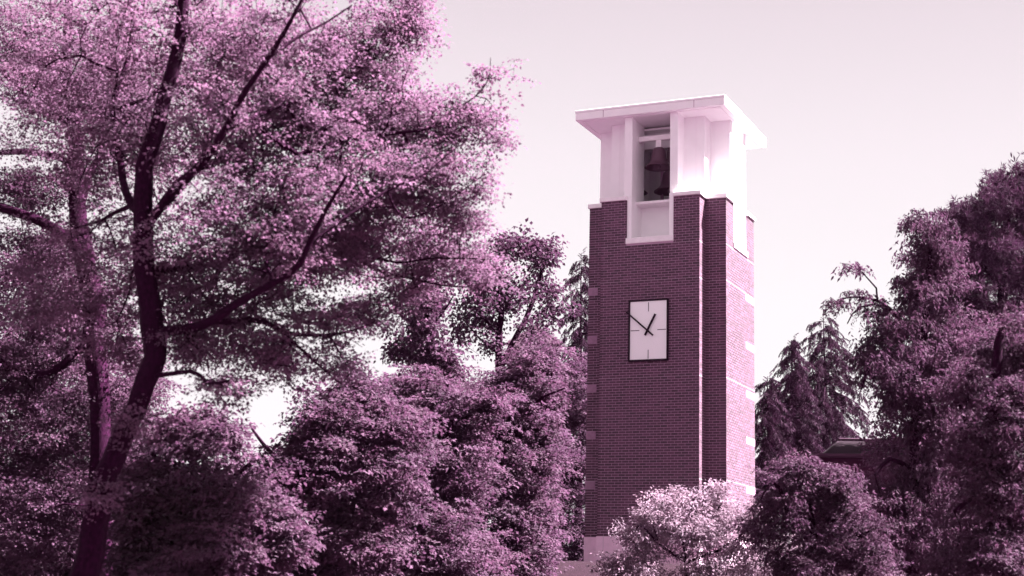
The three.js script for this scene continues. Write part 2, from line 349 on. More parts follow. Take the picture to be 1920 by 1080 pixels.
function broadCluster(seed, n, R, len, ratio = 0.72, upness = 0.9) { // a spray of broad leaves
  const r = rng(seed), out = [];
  for (let i = 0; i < n; i++) {
    const p = onSphere(r).multiplyScalar(R * Math.cbrt(r())); p.y *= 0.6;
    const nor = onSphere(r).add(V(0, upness, 0)).normalize(), dir = p.clone().setY(0).add(onSphere(r).multiplyScalar(R * 0.6)); dir.y -= 0.25 * R; dir.addScaledVector(nor, -dir.dot(nor)).normalize();
    const l = len * (0.7 + 0.6 * r()); out.push({ p, dir, nor, len: l, wid: l * ratio });
  }
  return leafGeometry(out);
}
function layeredSpray(seed, n, R, len, ratio = 0.7) { // leaves along a few forking twigs that spread in a gently domed layer
  const r = rng(seed), out = [], arms = 7;
  for (let k = 0; k < arms; k++) {
    const a = (k + 0.6 * r()) / arms * 6.283, reach = R * (0.6 + 0.55 * r()), lift = (r() - 0.35) * 0.3 * R;
    for (let i = 0; i < n / arms; i++) {
      const t = Math.pow(r(), 0.7), off = (r() - 0.5) * 0.55 * R * (0.35 + t), p = V(Math.cos(a) * reach * t - Math.sin(a) * off, lift * t - 0.22 * R * t * t + (r() - 0.5) * 0.16 * R, Math.sin(a) * reach * t + Math.cos(a) * off);
      const nor = onSphere(r).multiplyScalar(0.8).add(V(Math.cos(a) * 0.3 * t, 1.1, Math.sin(a) * 0.3 * t)).normalize(), dir = V(Math.cos(a), -0.25, Math.sin(a)).add(onSphere(r).multiplyScalar(0.9)); dir.addScaledVector(nor, -dir.dot(nor)).normalize();
      const l = len * (0.6 + 0.75 * r()); out.push({ p, dir, nor, len: l, wid: l * ratio });
    }
  }
  return leafGeometry(out);
}
function hangingCluster(seed, n, R, len, ratio = 0.34, drop = 1.6) { // slim leaves drooping along short hanging twigs
  const r = rng(seed), out = [];
  const strands = Math.max(3, Math.round(n / 7));
  for (let s = 0; s < strands; s++) {
    const a = r() * 6.283, c = V(Math.cos(a), 0, Math.sin(a)).multiplyScalar(R * Math.sqrt(r())), d = R * drop * (0.6 + 0.6 * r());
    for (let i = 0; i < 7; i++) {
      const t = i / 7, p = V(c.x * (1 + 0.4 * t), 0.25 * R - d * t * t - 0.1 * d * t, c.z * (1 + 0.4 * t)), dir = onSphere(r).multiplyScalar(0.7).add(V(0, -0.8, 0)).normalize();
      const l = len * (0.7 + 0.6 * r()); out.push({ p, dir, nor: onSphere(r).add(V(0, 0.5, 0)).normalize(), len: l, wid: l * ratio, bend: 0.1 });
    }
  }
  return leafGeometry(out);
}
function tuftCluster(seed, n, R, wid) { // a pine tuft: needles fanning outward and up
  const r = rng(seed), out = [];
  for (let i = 0; i < n; i++) {
    const o = onSphere(r).multiplyScalar(R * 0.8); o.y *= 0.6;
    for (let k = 0; k < 7; k++) { const dir = onSphere(r).add(V(0, 0.55, 0)).normalize(); out.push({ p: o.clone().addScaledVector(dir, R * 0.05), dir, nor: onSphere(r), len: R * (0.4 + 0.3 * r()), wid, fold: 0.2, bend: 0.05 }); }
  }
  return leafGeometry(out);
}
function sprayCluster(seed, R, wid) { // a drooping conifer spray along +x
  const r = rng(seed), out = [];
  for (let i = 0; i < 16; i++) {
    const t = i / 15, p = V(R * t, -0.25 * R * t * t, (r() - 0.5) * 0.16 * R);
    for (const s of [-1, 1]) { const dir = V(0.55 + 0.3 * r(), -0.55 - 0.9 * r(), s * (0.35 + 0.5 * r())).normalize(); out.push({ p, dir, nor: onSphere(r).add(V(0, 0.6, 0)).normalize(), len: R * (0.26 + 0.22 * r()) * (1.1 - 0.5 * t), wid, fold: 0.2, bend: 0.1 }); }
  }
  return leafGeometry(out);
}

// ---------------------------------------------------------------- branching
function tube(path, sides) { // path: [{p: Vector3, r}]
  const n = path.length, pos = [], nor = [], uv = [], idx = [], d = V(0, 0, 0), a = V(0, 0, 0), b = V(0, 0, 0);
  let ref = V(0.31, 0.17, 0.93), run = 0;
  for (let i = 0; i < n; i++) {
    d.subVectors(path[Math.min(n - 1, i + 1)].p, path[Math.max(0, i - 1)].p).normalize();
    a.copy(ref).addScaledVector(d, -ref.dot(d)); if (a.lengthSq() < 1e-4) a.set(1, 0, 0).addScaledVector(d, -d.x); a.normalize(); b.crossVectors(d, a); ref.copy(a);
    if (i) run += path[i].p.distanceTo(path[i - 1].p);
    for (let s = 0; s <= sides; s++) {
      const t = s / sides * Math.PI * 2, c = Math.cos(t), q = Math.sin(t), k = path[i].r * (sides > 6 ? 1 + 0.2 * noise.noise(c * 1.7 + path[0].p.x, q * 1.7, run * 1.1) + (sides > 20 ? 0.16 * noise.noise(c * 5.5, q * 5.5, run * 0.9) : 0) : 1);
      nor.push(a.x * c + b.x * q, a.y * c + b.y * q, a.z * c + b.z * q); pos.push(path[i].p.x + nor.at(-3) * k, path[i].p.y + nor.at(-2) * k, path[i].p.z + nor.at(-1) * k);
      uv.push(s / sides * Math.max(0.2, path[0].r * 6.28), run);
      if (i && s) { const o = i * (sides + 1) + s; idx.push(o - sides - 2, o - sides - 1, o - 1, o - 1, o - sides - 1, o); }
    }
  }
  const g = new THREE.BufferGeometry(); g.setAttribute('position', new THREE.Float32BufferAttribute(pos, 3)); g.setAttribute('normal', new THREE.Float32BufferAttribute(nor, 3)); g.setAttribute('uv', new THREE.Float32BufferAttribute(uv, 2)); g.setIndex(idx); return g;
}
const dummy = new THREE.Object3D();
function crownOf(root, name, geometry, material, places, rand, vary = 0.3) {
  const im = shadows(new THREE.InstancedMesh(geometry, material, places.length)), c = new THREE.Color(); im.name = name;
  places.forEach((q, i) => {
    dummy.position.copy(q.p).sub(root.position); dummy.rotation.set(q.rx ?? (rand() - 0.5) * 0.9, q.ry ?? rand() * 6.283, q.rz ?? (rand() - 0.5) * 0.9, 'YXZ'); dummy.scale.setScalar(q.s); dummy.updateMatrix(); im.setMatrixAt(i, dummy.matrix);
    const k = 1 + vary * (rand() * 2 - 1), h = 1 + 0.1 * (rand() - 0.5); im.setColorAt(i, c.setRGB(Math.min(1, k * 0.78 * h), Math.min(1, k * 0.78), Math.min(1, k * 0.78)));
  });
  im.userData.kind = 'stuff'; root.add(im); return im;
}
/* spec: limbs (first is the trunk), blobs (ellipsoids of foliage), leaf geometries, sizes */
function growTree(name, label, category, spec, o) {
  const r = rng(o.seed), step = o.step ?? 0.28, N = { p: [], par: [], r: [], dir: [] }, limbs = [];
  const trunk0 = spec.limbs[0][0], gy = groundAt(trunk0[0], trunk0[2]);
  const root = thing(name, label, category, [trunk0[0], gy, trunk0[2]], o.group);
  const nearest = (q, from, bias) => {
    let best = -1, bd = 1e9;
    for (let i = 0; i < N.p.length; i++) { const p = N.p[i], dx = q.x - p.x, dy = q.y - p.y, dz = q.z - p.z; let d = dx * dx + dy * dy + dz * dz; if (d > bd * 1.6) continue; if (bias) { const L = Math.sqrt(d) + 1e-6, e = N.dir[i], c = (dx * e.x + dy * e.y + dz * e.z) / L; d *= (1.35 - 0.35 * c) ** 2; } if (d < bd) { bd = d; best = i; } }
    return best;
  };
  spec.limbs.forEach((l, k) => {
    const pts = l.map((q) => V(q[0], q[1], q[2]));
    if (k === 0) { if (pts[0].y > gy - 0.15) { pts.unshift(V(pts[0].x + (pts[0].x - pts[1].x) * 0.2, gy - 0.2, pts[0].z)); l = [[0, 0, 0, l[0][3] * 1.15], ...l]; } else { while (pts.length > 2 && pts[1].y < gy) { pts.shift(); l = l.slice(1); } } }
    let par = -1;
    if (k) { par = nearest(pts[0]); pts[0].copy(N.p[par]); }
    const curve = new THREE.CatmullRomCurve3(pts, false, 'centripetal'), len = curve.getLength(), n = Math.max(3, Math.round(len / step)), path = [];
    for (let i = 0; i <= n; i++) {
      const t = i / n, f = t * (pts.length - 1), a = Math.floor(Math.min(f, pts.length - 1.001)), q = curve.getPoint(t), w = (k || i) && i < n ? 0.45 : 0, rr = (l[a][3] + (l[a + 1][3] - l[a][3]) * (f - a));
      q.x += w * rr * 1.4 * (noise.noise(q.x * 1.9, q.y * 1.9, k + 0.5)); q.z += w * rr * 1.4 * noise.noise(q.z * 1.9, q.y * 1.9, k + 9.5);
      path.push({ p: q, r: rr });
      if (k && i === 0) continue;
      N.p.push(q); N.par.push(par); N.r.push(rr); N.dir.push(par >= 0 ? q.clone().sub(N.p[par]).normalize() : V(0, 1, 0)); par = N.p.length - 1;
    }
    limbs.push(path);
  });
  const toRoot = (path) => path.map(({ p, r: rr }) => ({ p: p.clone().sub(root.position), r: rr }));
  limbs.forEach((path, k) => mesh(k ? 'branch' : 'trunk', tube(toRoot(path), k ? 8 : 28), M.bark, root));
  const nLimb = N.p.length;
  // points for the foliage to fill, thinned by noise so that the crown keeps gaps and clumps
  const pts = [], gap = o.gap ?? 0.1, gf = o.gapScale ?? 1.1;
  for (const [x, y, z, rx, ry, rd, n] of spec.blobs) {
    const count = n * (o.density ?? 1);
    for (let i = 0, tries = 0; i < count && tries < count * 5; tries++) {
      const q = onSphere(r), rag = 0.8 + 0.75 * noise.noise(q.x * 2.2 + x, q.y * 2.2 + y, q.z * 2.2 + o.seed); q.multiplyScalar(Math.pow(r(), 0.4) * (r() < (o.stray ?? 0.09) ? 1.32 : Math.min(1.25, rag + 0.15)));
      const lat = q.x * rx * (o.grow ?? 1), dep = q.z * rd + (o.behind ?? 0.2) * rd;
      const w = V(x + lat * -VIEW.y + dep * VIEW.x, y + q.y * ry * (o.grow ?? 1), z + lat * VIEW.x + dep * VIEW.y);
      if (noise.noise(w.x * gf + o.seed, w.y * gf, w.z * gf) < gap - 0.25) continue;
      pts.push(w); i++;
    }
  }
  const near = pts.map((w) => { const i = nearest(w); return { w, d: N.p[i].distanceTo(w) }; }).sort((a, b) => a.d - b.d);
  const tips = [];
  for (const { w } of near) {
    const i = nearest(w, 0, true), p0 = N.p[i], L = p0.distanceTo(w), n = Math.max(1, Math.round(L / (step * 1.1))), mid = p0.clone().lerp(w, 0.5).addScaledVector(N.dir[i], L * 0.16).add(V(0, L * (o.arch ?? 0.06), 0));
    let par = i;
    for (let k = 1; k <= n; k++) {
      const t = k / n, q = p0.clone().multiplyScalar((1 - t) ** 2).addScaledVector(mid, 2 * t * (1 - t)).addScaledVector(w, t * t); if (k < n) q.add(onSphere(r).multiplyScalar(step * 0.12));
      N.p.push(q); N.par.push(par); N.r.push(0); N.dir.push(q.clone().sub(N.p[par]).normalize()); par = N.p.length - 1;
      if (k < n && t > 0.35 && r() < (o.along ?? 0.6)) tips.push(q);
    }
    tips.push(w);
  }
  // pipe model for twig thickness
  const E = o.pipe ?? 2.25, area = new Float64Array(N.p.length), kids = N.p.map(() => []);
  const tip = o.tip ?? 0.004;
  for (let i = N.p.length - 1; i >= nLimb; i--) { if (!area[i]) area[i] = tip ** E; N.r[i] = Math.pow(area[i], 1 / E); const q = N.par[i]; kids[q].push(i); if (q >= nLimb) area[q] += area[i]; }
  for (let i = nLimb; i < N.p.length; i++) N.r[i] = Math.min(N.r[i], N.r[N.par[i]] * 0.85);
  const tubes = [], stack = [];
  for (let i = 0; i < nLimb; i++) for (const c of kids[i]) stack.push(c);
  while (stack.length) {
    let c = stack.pop(); const q = N.par[c], path = [{ p: N.p[q], r: Math.min(N.r[q], N.r[c] * 1.2) }];
    while (c !== undefined) { path.push({ p: N.p[c], r: N.r[c] }); const ks = kids[c].sort((a, b) => N.r[b] - N.r[a]); for (let k = 1; k < ks.length; k++) stack.push(ks[k]); c = ks[0]; }
    path[path.length - 1].r *= 0.6; tubes.push(tube(toRoot(path), path[0].r > 0.02 ? 5 : 3));
  }
  if (tubes.length) mesh('twigs', mergeGeometries(tubes), M.bark, root).userData.kind = 'stuff';
  const places = []; for (const q of tips) for (let k = 0; k < (o.per ?? 1); k++) { if (r() < (o.bare ?? 0)) continue; places.push({ p: q.clone().add(onSphere(r).multiplyScalar(o.jitter ?? 0.12)), s: 0.75 + 0.5 * r(), ...(o.upright ? { rx: (r() - 0.5) * 0.5, rz: (r() - 0.5) * 0.5 } : {}) }); }
  const gs = o.leaves; gs.forEach((g, k) => crownOf(root, 'crown', g, o.material, places.filter((_, i) => i % gs.length === k), r, o.vary));
  return { root, places: places.length };
}
const HOUSE = [2.63, 3.75, -5.55];
const TREES = {
  maple: {
    limbs: [[[1.31,-1.3,27.95,0.19],[1.39,-0.7,27.91,0.16],[1.47,0.04,27.87,0.15],[1.58,0.59,27.83,0.145],[1.81,1.18,27.72,0.14],[1.98,1.75,27.64,0.14],[2.0,2.1,27.64,0.14],[1.92,2.49,27.67,0.14],[1.8,3.2,27.73,0.13],[1.74,3.92,27.75,0.12],[1.73,4.43,27.76,0.115],[1.87,5.26,27.69,0.1],[2.01,6.17,27.63,0.085],[2.06,6.78,27.61,0.075],[2.06,7.56,27.61,0.06],[2.08,8.35,27.6,0.04]],[[1.98,2.13,27.64,0.0888],[2.14,2.32,27.57,0.0777],[2.56,2.35,27.6,0.0666],[2.95,2.46,27.65,0.0629],[3.35,2.65,27.69,0.0555],[3.86,2.83,27.78,0.0481],[4.31,2.99,27.91,0.0407],[4.56,3.33,28.02,0.0333],[4.83,3.66,28.12,0.0259],[5.12,4.02,28.2,0.0185]],[[2.9,2.46,27.56,0.0407],[2.94,2.49,27.21,0.037],[3.07,2.57,26.82,0.0333],[3.26,2.46,26.41,0.0296],[3.43,2.49,26.0,0.0252],[3.69,2.53,25.78,0.0207],[3.94,2.7,25.45,0.0133]],[[3.25,2.46,26.53,0.0252],[3.35,2.29,26.26,0.0207],[3.52,2.06,25.97,0.0163],[3.69,1.85,25.67,0.0104]],[[2.04,1.64,27.62,0.037],[2.47,1.75,27.75,0.0311],[2.88,1.73,27.9,0.0266],[3.17,1.56,27.98,0.0222],[3.5,1.58,28.06,0.0163]],[[1.76,3.85,27.75,0.0592],[1.41,4.1,27.57,0.0555],[1.06,4.74,27.4,0.0518],[0.7,5.68,27.24,0.0444],[0.71,6.46,27.01,0.0333],[0.6,7.18,26.84,0.0259]],[[1.76,3.63,27.75,0.0629],[2.32,4.11,27.93,0.0592],[2.92,4.42,28.1,0.0533],[3.36,4.83,28.23,0.0474],[3.71,5.2,28.4,0.0407],[4.13,5.56,28.54,0.0333],[4.43,5.87,28.62,0.0252],[4.68,6.15,28.73,0.0178]],[[4.13,5.56,28.54,0.0259],[4.34,5.89,28.23,0.0207],[4.54,6.16,27.92,0.0148],[4.78,6.45,27.7,0.0104]],[[2.62,4.29,28.02,0.037],[2.78,4.64,27.51,0.0311],[2.9,4.89,27.12,0.0252],[3.05,5.13,26.62,0.0192],[3.28,5.45,26.18,0.0148],[3.56,5.64,25.73,0.0111]],[[3.38,4.83,28.22,0.0296],[3.53,5.0,27.93,0.0266],[3.67,5.26,27.54,0.0222],[3.93,5.55,26.99,0.0163],[4.01,5.92,26.51,0.0118]],[[1.89,3.08,27.58,0.0518],[2.22,3.32,26.99,0.0444],[2.57,3.65,26.39,0.0385],[2.96,3.87,25.78,0.034],[3.48,3.79,25.22,0.0296],[3.75,3.61,24.88,0.0252],[4.02,3.56,24.53,0.0222],[4.43,3.49,24.13,0.0163],[4.83,3.51,23.73,0.0111]],[[3.48,3.79,25.22,0.0222],[3.91,3.69,25.24,0.02],[4.34,3.6,25.26,0.0178],[4.79,3.63,25.28,0.0148],[5.58,3.59,25.15,0.0089]],[[3.42,4.53,27.65,0.0333],[3.82,4.67,27.26,0.0311],[4.22,4.95,26.86,0.0281],[4.63,5.11,26.45,0.0252],[4.99,5.23,26.07,0.0222],[5.23,5.38,25.85,0.0185],[5.33,5.6,25.7,0.0148],[5.53,5.84,25.5,0.0111],[5.64,6.13,25.34,0.0074],[5.61,6.47,25.24,0.0044]],[[5.23,5.38,25.85,0.0133],[5.37,5.52,25.68,0.0111],[5.62,5.51,25.46,0.0081],[5.81,5.52,25.26,0.0052]],[[5.33,5.48,25.7,0.0104],[5.55,5.24,25.71,0.0081],[5.82,5.05,25.7,0.0067]],[[4.56,3.33,28.02,0.0259],[4.9,3.7,27.65,0.0237],[5.27,4.11,27.26,0.02],[5.52,4.34,26.93,0.0148],[5.74,4.64,26.72,0.0104],[5.94,4.88,26.52,0.0059]],[[4.75,3.76,26.84,0.0163],[5.03,3.89,26.49,0.0148],[5.3,4.1,26.15,0.0118],[5.55,4.42,25.82,0.0081],[5.73,4.64,25.63,0.0044]],[[4.48,6.27,28.49,0.0222],[4.6,6.78,28.22,0.0185],[4.79,7.24,27.92,0.0148]],[[3.86,5.53,26.58,0.0222],[4.08,6.18,26.15,0.0185],[4.32,6.78,25.71,0.0148],[4.42,7.26,25.45,0.0104]],[[2.08,4.1,27.49,0.0444],[2.28,4.84,27.18,0.0407],[2.19,5.62,26.89,0.037],[2.09,6.31,26.72,0.0333],[2.0,6.86,26.54,0.0296]],[[3.83,2.83,27.8,0.0222],[3.6,3.25,27.57,0.0192],[3.49,3.75,27.29,0.0163],[3.42,4.41,27.0,0.0126]]],
    blobs: [[-0.22,6.87,27.32,1.24,0.95,2.2,430],[1.98,6.7,27.64,1.17,0.97,2.5,470],[3.59,6.29,27.58,1.0,0.87,2.3,430],[4.21,6.62,26.42,0.73,0.8,1.4,280],[4.64,7.1,25.79,0.28,0.36,0.7,70],[-0.32,5.35,27.36,0.95,0.8,1.8,230],[1.16,5.36,27.35,0.92,0.85,2.2,320],[3.07,5.17,27.81,0.87,0.8,2.2,380],[3.94,5.4,26.98,0.89,0.75,2,400],[4.61,5.63,26.24,0.77,0.66,1.2,270],[5.23,5.45,25.74,0.46,0.39,0.7,100],[5.55,5.65,25.49,0.27,0.27,0.4,38],[5.76,5.38,25.4,0.18,0.18,0.3,18],[3.2,3.75,27.97,0.86,0.66,2.0,330],[4.07,4.19,27.36,0.8,0.67,2.0,380],[4.72,4.47,26.63,0.75,0.61,1.3,270],[5.34,4.54,26.13,0.5,0.48,0.8,140],[5.52,4.08,25.83,0.28,0.35,0.5,60],[3.8,3.33,27.48,0.74,0.47,1.7,240],[4.12,3.85,26.02,0.78,0.5,1.5,270],[4.65,3.94,25.13,0.66,0.44,1.2,190],[5.12,3.61,24.7,0.52,0.26,0.8,80],[1.75,3.43,27.31,0.84,0.7,2,260],[0.28,3.81,27.1,0.88,0.66,1.6,150],[2.44,2.87,27.0,0.77,0.49,1.6,230],[2.98,2.21,26.86,0.77,0.39,1.3,200],[2.45,2.15,27.43,0.38,0.34,0.9,85],[3.65,2.65,26.24,0.5,0.32,1,80],[3.86,3.0,25.48,0.58,0.29,1,85],[0.76,2.64,27.1,0.8,0.58,1.4,160],[3.21,1.55,27.75,0.3,0.15,0.5,35],[4.11,3.36,24.71,0.45,0.23,0.6,40],[3.78,2.19,25.85,0.43,0.25,0.7,45],[-0.48,2.99,27.22,0.66,0.59,1.4,110],[2.05,1.03,28.16,0.4,0.4,0.4,26],[1.83,0.15,28.26,0.34,0.47,0.4,20],[5.95,5.66,25.31,0.1,0.16,0.2,6],[5.81,4.81,25.81,0.19,0.18,0.3,12],[5.74,4.46,25.73,0.18,0.15,0.3,12],[5.58,6.19,25.37,0.13,0.18,0.2,9],[5.79,6.32,25.16,0.16,0.09,0.2,4]] },
  left_back: {
    limbs: [[[-1.57,-1.78,23.76,0.17],[-1.78,0.72,23.86,0.165],[-2.0,2.97,23.95,0.16],[-2.14,3.85,24.02,0.155],[-2.3,4.66,24.09,0.15],[-2.41,5.3,24.14,0.13],[-2.57,6.4,24.21,0.12],[-2.71,7.14,24.27,0.1],[-2.8,8.09,24.31,0.08],[-2.85,9.24,24.33,0.06]],[[-2.24,4.39,24.06,0.1],[-2.3,4.61,24.42,0.09],[-2.66,4.87,24.8,0.08],[-3.09,5.02,25.21,0.07],[-3.43,5.2,25.59,0.05]],[[-2.38,5.11,24.12,0.08],[-2.47,5.95,23.84,0.07],[-2.48,6.27,23.62,0.055],[-2.62,7.0,23.47,0.045]],[[-2.47,5.93,23.84,0.06],[-2.77,6.07,24.3,0.055],[-3.14,6.06,24.79,0.05],[-3.55,5.94,25.2,0.035]],[[-2.61,6.58,24.23,0.06],[-3.54,7.16,24.21,0.05],[-4.38,7.86,24.15,0.04],[-5.07,8.3,24.24,0.03]],[[-1.98,2.97,23.95,0.08],[-2.93,2.48,23.93,0.07],[-3.64,2.58,24.03,0.06],[-4.31,3.04,24.12,0.04]]],
    blobs: [[-3.86,8.25,24.24,1.06,0.97,2,240],[-2.75,7.53,23.96,0.96,0.96,1.8,200],[-3.18,5.65,24.82,0.77,0.51,1.2,110],[-3.21,4.68,24.28,0.96,0.52,1.4,150],[-2.93,3.76,23.83,1.06,0.7,1.6,230],[-3.63,2.7,23.81,0.98,0.89,1.8,270],[-2.29,2.38,23.21,0.98,0.89,1.6,240],[-2.83,1.34,23.78,1.23,0.88,1.8,300],[-2.09,1.15,22.9,0.81,0.72,1.4,170],[-2.92,0.2,24.04,1.13,0.96,1.8,300],[-3.88,1.39,24.36,0.7,1.4,1.5,160],[-2.11,7.84,23.67,0.79,0.79,1.5,130]] },
  under_a: {
    limbs: [[[0.93,-1.63,12.77,0.13],[0.92,-0.61,12.77,0.125],[0.74,0.63,12.85,0.11],[0.81,1.33,12.82,0.1],[1.06,1.92,12.71,0.09],[1.21,2.74,12.64,0.07],[1.25,3.21,12.62,0.05],[1.34,3.93,12.58,0.03]],[[0.89,1.22,12.78,0.06],[0.76,2.1,13.28,0.055],[1.03,2.74,13.49,0.05],[1.49,3.24,13.5,0.035],[2.0,3.47,13.38,0.02]],[[0.79,0.64,12.83,0.05],[-0.04,1.57,12.76,0.045],[-0.47,2.41,12.74,0.035],[-0.53,3.27,12.55,0.02]]],
    blobs: [[0.78,3.98,12.4,0.55,0.71,1.2,170],[0.83,3.68,12.81,0.82,0.7,1.4,200],[0.22,3.45,12.87,0.83,0.65,1.4,190],[0.97,2.76,12.53,0.42,0.94,1.3,190],[0.81,2.33,13.26,1.04,0.87,1.6,290],[-0.34,2.5,13.01,0.83,0.83,1.4,190],[1.03,1.34,12.72,0.45,1.06,1.3,210],[0.67,1.06,13.43,1.04,0.92,1.7,310],[1.05,-0.07,13.37,0.81,0.81,1.5,290],[0.33,-0.31,13.69,0.92,0.69,1.5,240],[-0.22,1.32,13.06,0.71,0.83,1.3,150],[0.96,-0.96,13.41,1.15,0.58,1.5,170],[1.01,4.51,12.4,0.28,0.35,0.7,30]] },
  under_b: {
    limbs: [[[0.38,-1.82,16.3,0.13],[0.32,-0.59,16.33,0.12],[0.2,0.65,16.38,0.11],[0.02,1.49,16.46,0.1],[-0.19,2.13,16.56,0.08],[-0.31,2.77,16.61,0.06],[-0.29,3.42,16.6,0.035]],[[0.19,0.97,16.39,0.06],[0.73,1.79,16.58,0.055],[0.99,2.51,16.69,0.04],[0.91,3.13,16.83,0.025]],[[0.08,1.28,16.44,0.05],[-0.67,1.82,16.44,0.045],[-1.18,2.37,16.46,0.03]]],
    blobs: [[-0.08,2.99,16.51,0.75,0.53,1.3,190],[-0.84,2.46,16.63,0.75,0.65,1.3,190],[0.71,2.66,16.37,0.74,0.64,1.3,200],[0.24,1.88,16.8,0.95,0.74,1.5,270],[0.84,1.5,16.31,0.74,0.85,1.4,230],[-0.51,1.37,16.7,0.86,0.75,1.4,220],[0.43,0.42,16.83,1.05,0.84,1.6,310],[-0.55,0.1,16.94,0.85,0.74,1.4,200],[1.16,-0.18,16.61,0.84,0.63,1.4,220],[0.38,-0.91,16.85,1.37,0.53,1.5,200],[1.16,2.82,15.84,0.54,0.38,1,80],[-0.66,3.0,16.55,0.43,0.3,0.8,50]] },
  under_c: {
    limbs: [[[0.56,-2.2,20.61,0.13],[0.46,-0.69,20.65,0.12],[0.37,0.22,20.7,0.11],[0.29,0.95,20.73,0.09],[0.39,1.6,20.69,0.07],[0.54,2.07,20.62,0.05],[0.69,2.54,20.55,0.03]],[[0.33,0.58,20.71,0.06],[-0.26,1.15,20.65,0.05],[-0.73,1.53,20.64,0.035],[-1.07,1.91,20.68,0.02]],[[0.35,0.95,20.7,0.05],[1.05,1.49,20.72,0.045],[1.47,1.85,20.75,0.03]]],
    blobs: [[0.7,2.26,20.55,0.7,0.37,1.1,150],[0.27,1.9,20.52,0.7,0.42,1.2,170],[1.16,1.6,20.56,0.65,0.55,1.2,180],[-0.1,1.43,20.58,0.56,0.52,1.2,150],[0.73,1.03,20.86,0.83,0.64,1.4,250],[1.36,0.78,20.47,0.65,0.65,1.3,200],[0.1,0.39,20.81,0.84,0.65,1.4,230],[1.08,0.03,20.81,0.92,0.64,1.5,280],[0.14,-0.43,21.13,0.92,0.46,1.3,200],[-0.9,0.95,20.83,0.47,0.38,0.9,75],[1.12,2.62,20.57,0.32,0.23,0.6,35],[0.66,-0.95,20.89,1.29,0.46,1.4,200],[1.66,1.89,20.33,0.46,0.46,1,90],[1.69,0.97,20.32,0.46,0.74,1.1,120]] },
  under_d: {
    limbs: [[[1.1,-2.43,24.75,0.12],[1.04,-0.84,24.78,0.11],[0.96,-0.15,24.81,0.095],[0.85,0.47,24.86,0.08],[0.75,1.01,24.91,0.06],[0.65,1.49,24.95,0.035]],[[0.93,0.16,24.83,0.05],[1.45,0.61,24.92,0.045],[1.77,0.85,24.89,0.03]],[[0.87,0.47,24.86,0.05],[0.28,0.78,24.9,0.045],[-0.16,1.19,24.88,0.03]]],
    blobs: [[0.59,1.33,24.98,0.48,0.36,0.9,110],[1.14,1.16,24.95,0.31,0.2,0.6,50],[0.14,0.78,24.97,0.48,0.48,0.9,110],[1.03,0.61,25.0,0.47,0.28,0.9,90],[1.56,0.16,24.76,0.55,0.55,1.1,180],[0.61,-0.24,24.97,0.87,0.52,1.2,210],[1.44,-0.54,24.93,0.78,0.47,1.2,210],[0.16,-0.63,24.96,0.64,0.4,1,120],[1.1,-0.03,24.75,0.56,0.32,0.9,110],[0.87,-1.0,24.85,1.03,0.4,1.2,160],[-0.11,0.14,25.08,0.4,0.4,0.8,80],[2.0,-0.21,24.56,0.39,0.39,0.8,90]] },
  low_a: {
    limbs: [[[-4.8,-2.41,20.83,0.08],[-4.88,-1.17,20.86,0.075],[-4.9,-0.5,20.87,0.06],[-5.0,0.18,20.92,0.045],[-5.09,0.77,20.96,0.025]],[[-4.92,-0.69,20.88,0.04],[-5.57,-0.02,20.96,0.035],[-6.04,0.37,21.05,0.02]],[[-4.91,-0.59,20.88,0.04],[-4.32,0.09,20.83,0.035],[-3.93,0.49,20.76,0.02]]],
    blobs: [[-5.02,0.38,20.92,0.7,0.6,1,150],[-5.77,0.17,21.04,0.81,0.7,1.2,180],[-4.14,0.0,20.75,0.79,0.7,1.2,190],[-4.94,-0.59,20.89,1.2,0.6,1.3,250],[-3.73,-0.66,20.57,0.79,0.6,1.2,180],[-5.96,-0.81,21.13,0.81,0.6,1.2,150],[-4.79,-1.36,20.83,1.7,0.5,1.3,150]] },
  low_b: {
    limbs: [[[-5.55,-2.55,16.78,0.08],[-5.62,-1.15,16.81,0.075],[-5.64,-0.38,16.82,0.06],[-5.73,0.28,16.86,0.04],[-5.82,0.95,16.9,0.025]],[[-5.65,-0.6,16.82,0.04],[-6.35,0.05,16.92,0.03],[-6.76,0.5,16.99,0.02]],[[-5.64,-0.49,16.82,0.04],[-4.89,0.19,16.7,0.03],[-4.34,0.53,16.56,0.02]]],
    blobs: [[-5.72,0.17,16.86,0.8,0.51,1,130],[-4.68,0.08,16.61,0.9,0.57,1.2,150],[-3.7,-0.12,16.27,0.9,0.62,1.2,170],[-6.56,0.05,17.01,0.8,0.69,1.1,140],[-5.26,-0.7,16.65,1.59,0.63,1.3,250],[-3.71,-0.99,16.17,1.36,0.57,1.3,180]] },
  back_right: {
    limbs: [[[8.4,-1.07,-1.57,0.17],[8.44,1.14,-1.58,0.16],[8.43,3.39,-1.58,0.14],[8.38,5.06,-1.56,0.11],[8.38,6.3,-1.55,0.07],[8.45,7.24,-1.59,0.04]],[[8.43,2.63,-1.58,0.07],[7.26,3.84,-1.38,0.06],[6.38,4.47,-1.31,0.04]],[[8.45,3.23,-1.59,0.07],[9.37,4.52,-2.33,0.06],[10.07,5.2,-2.97,0.04]]],
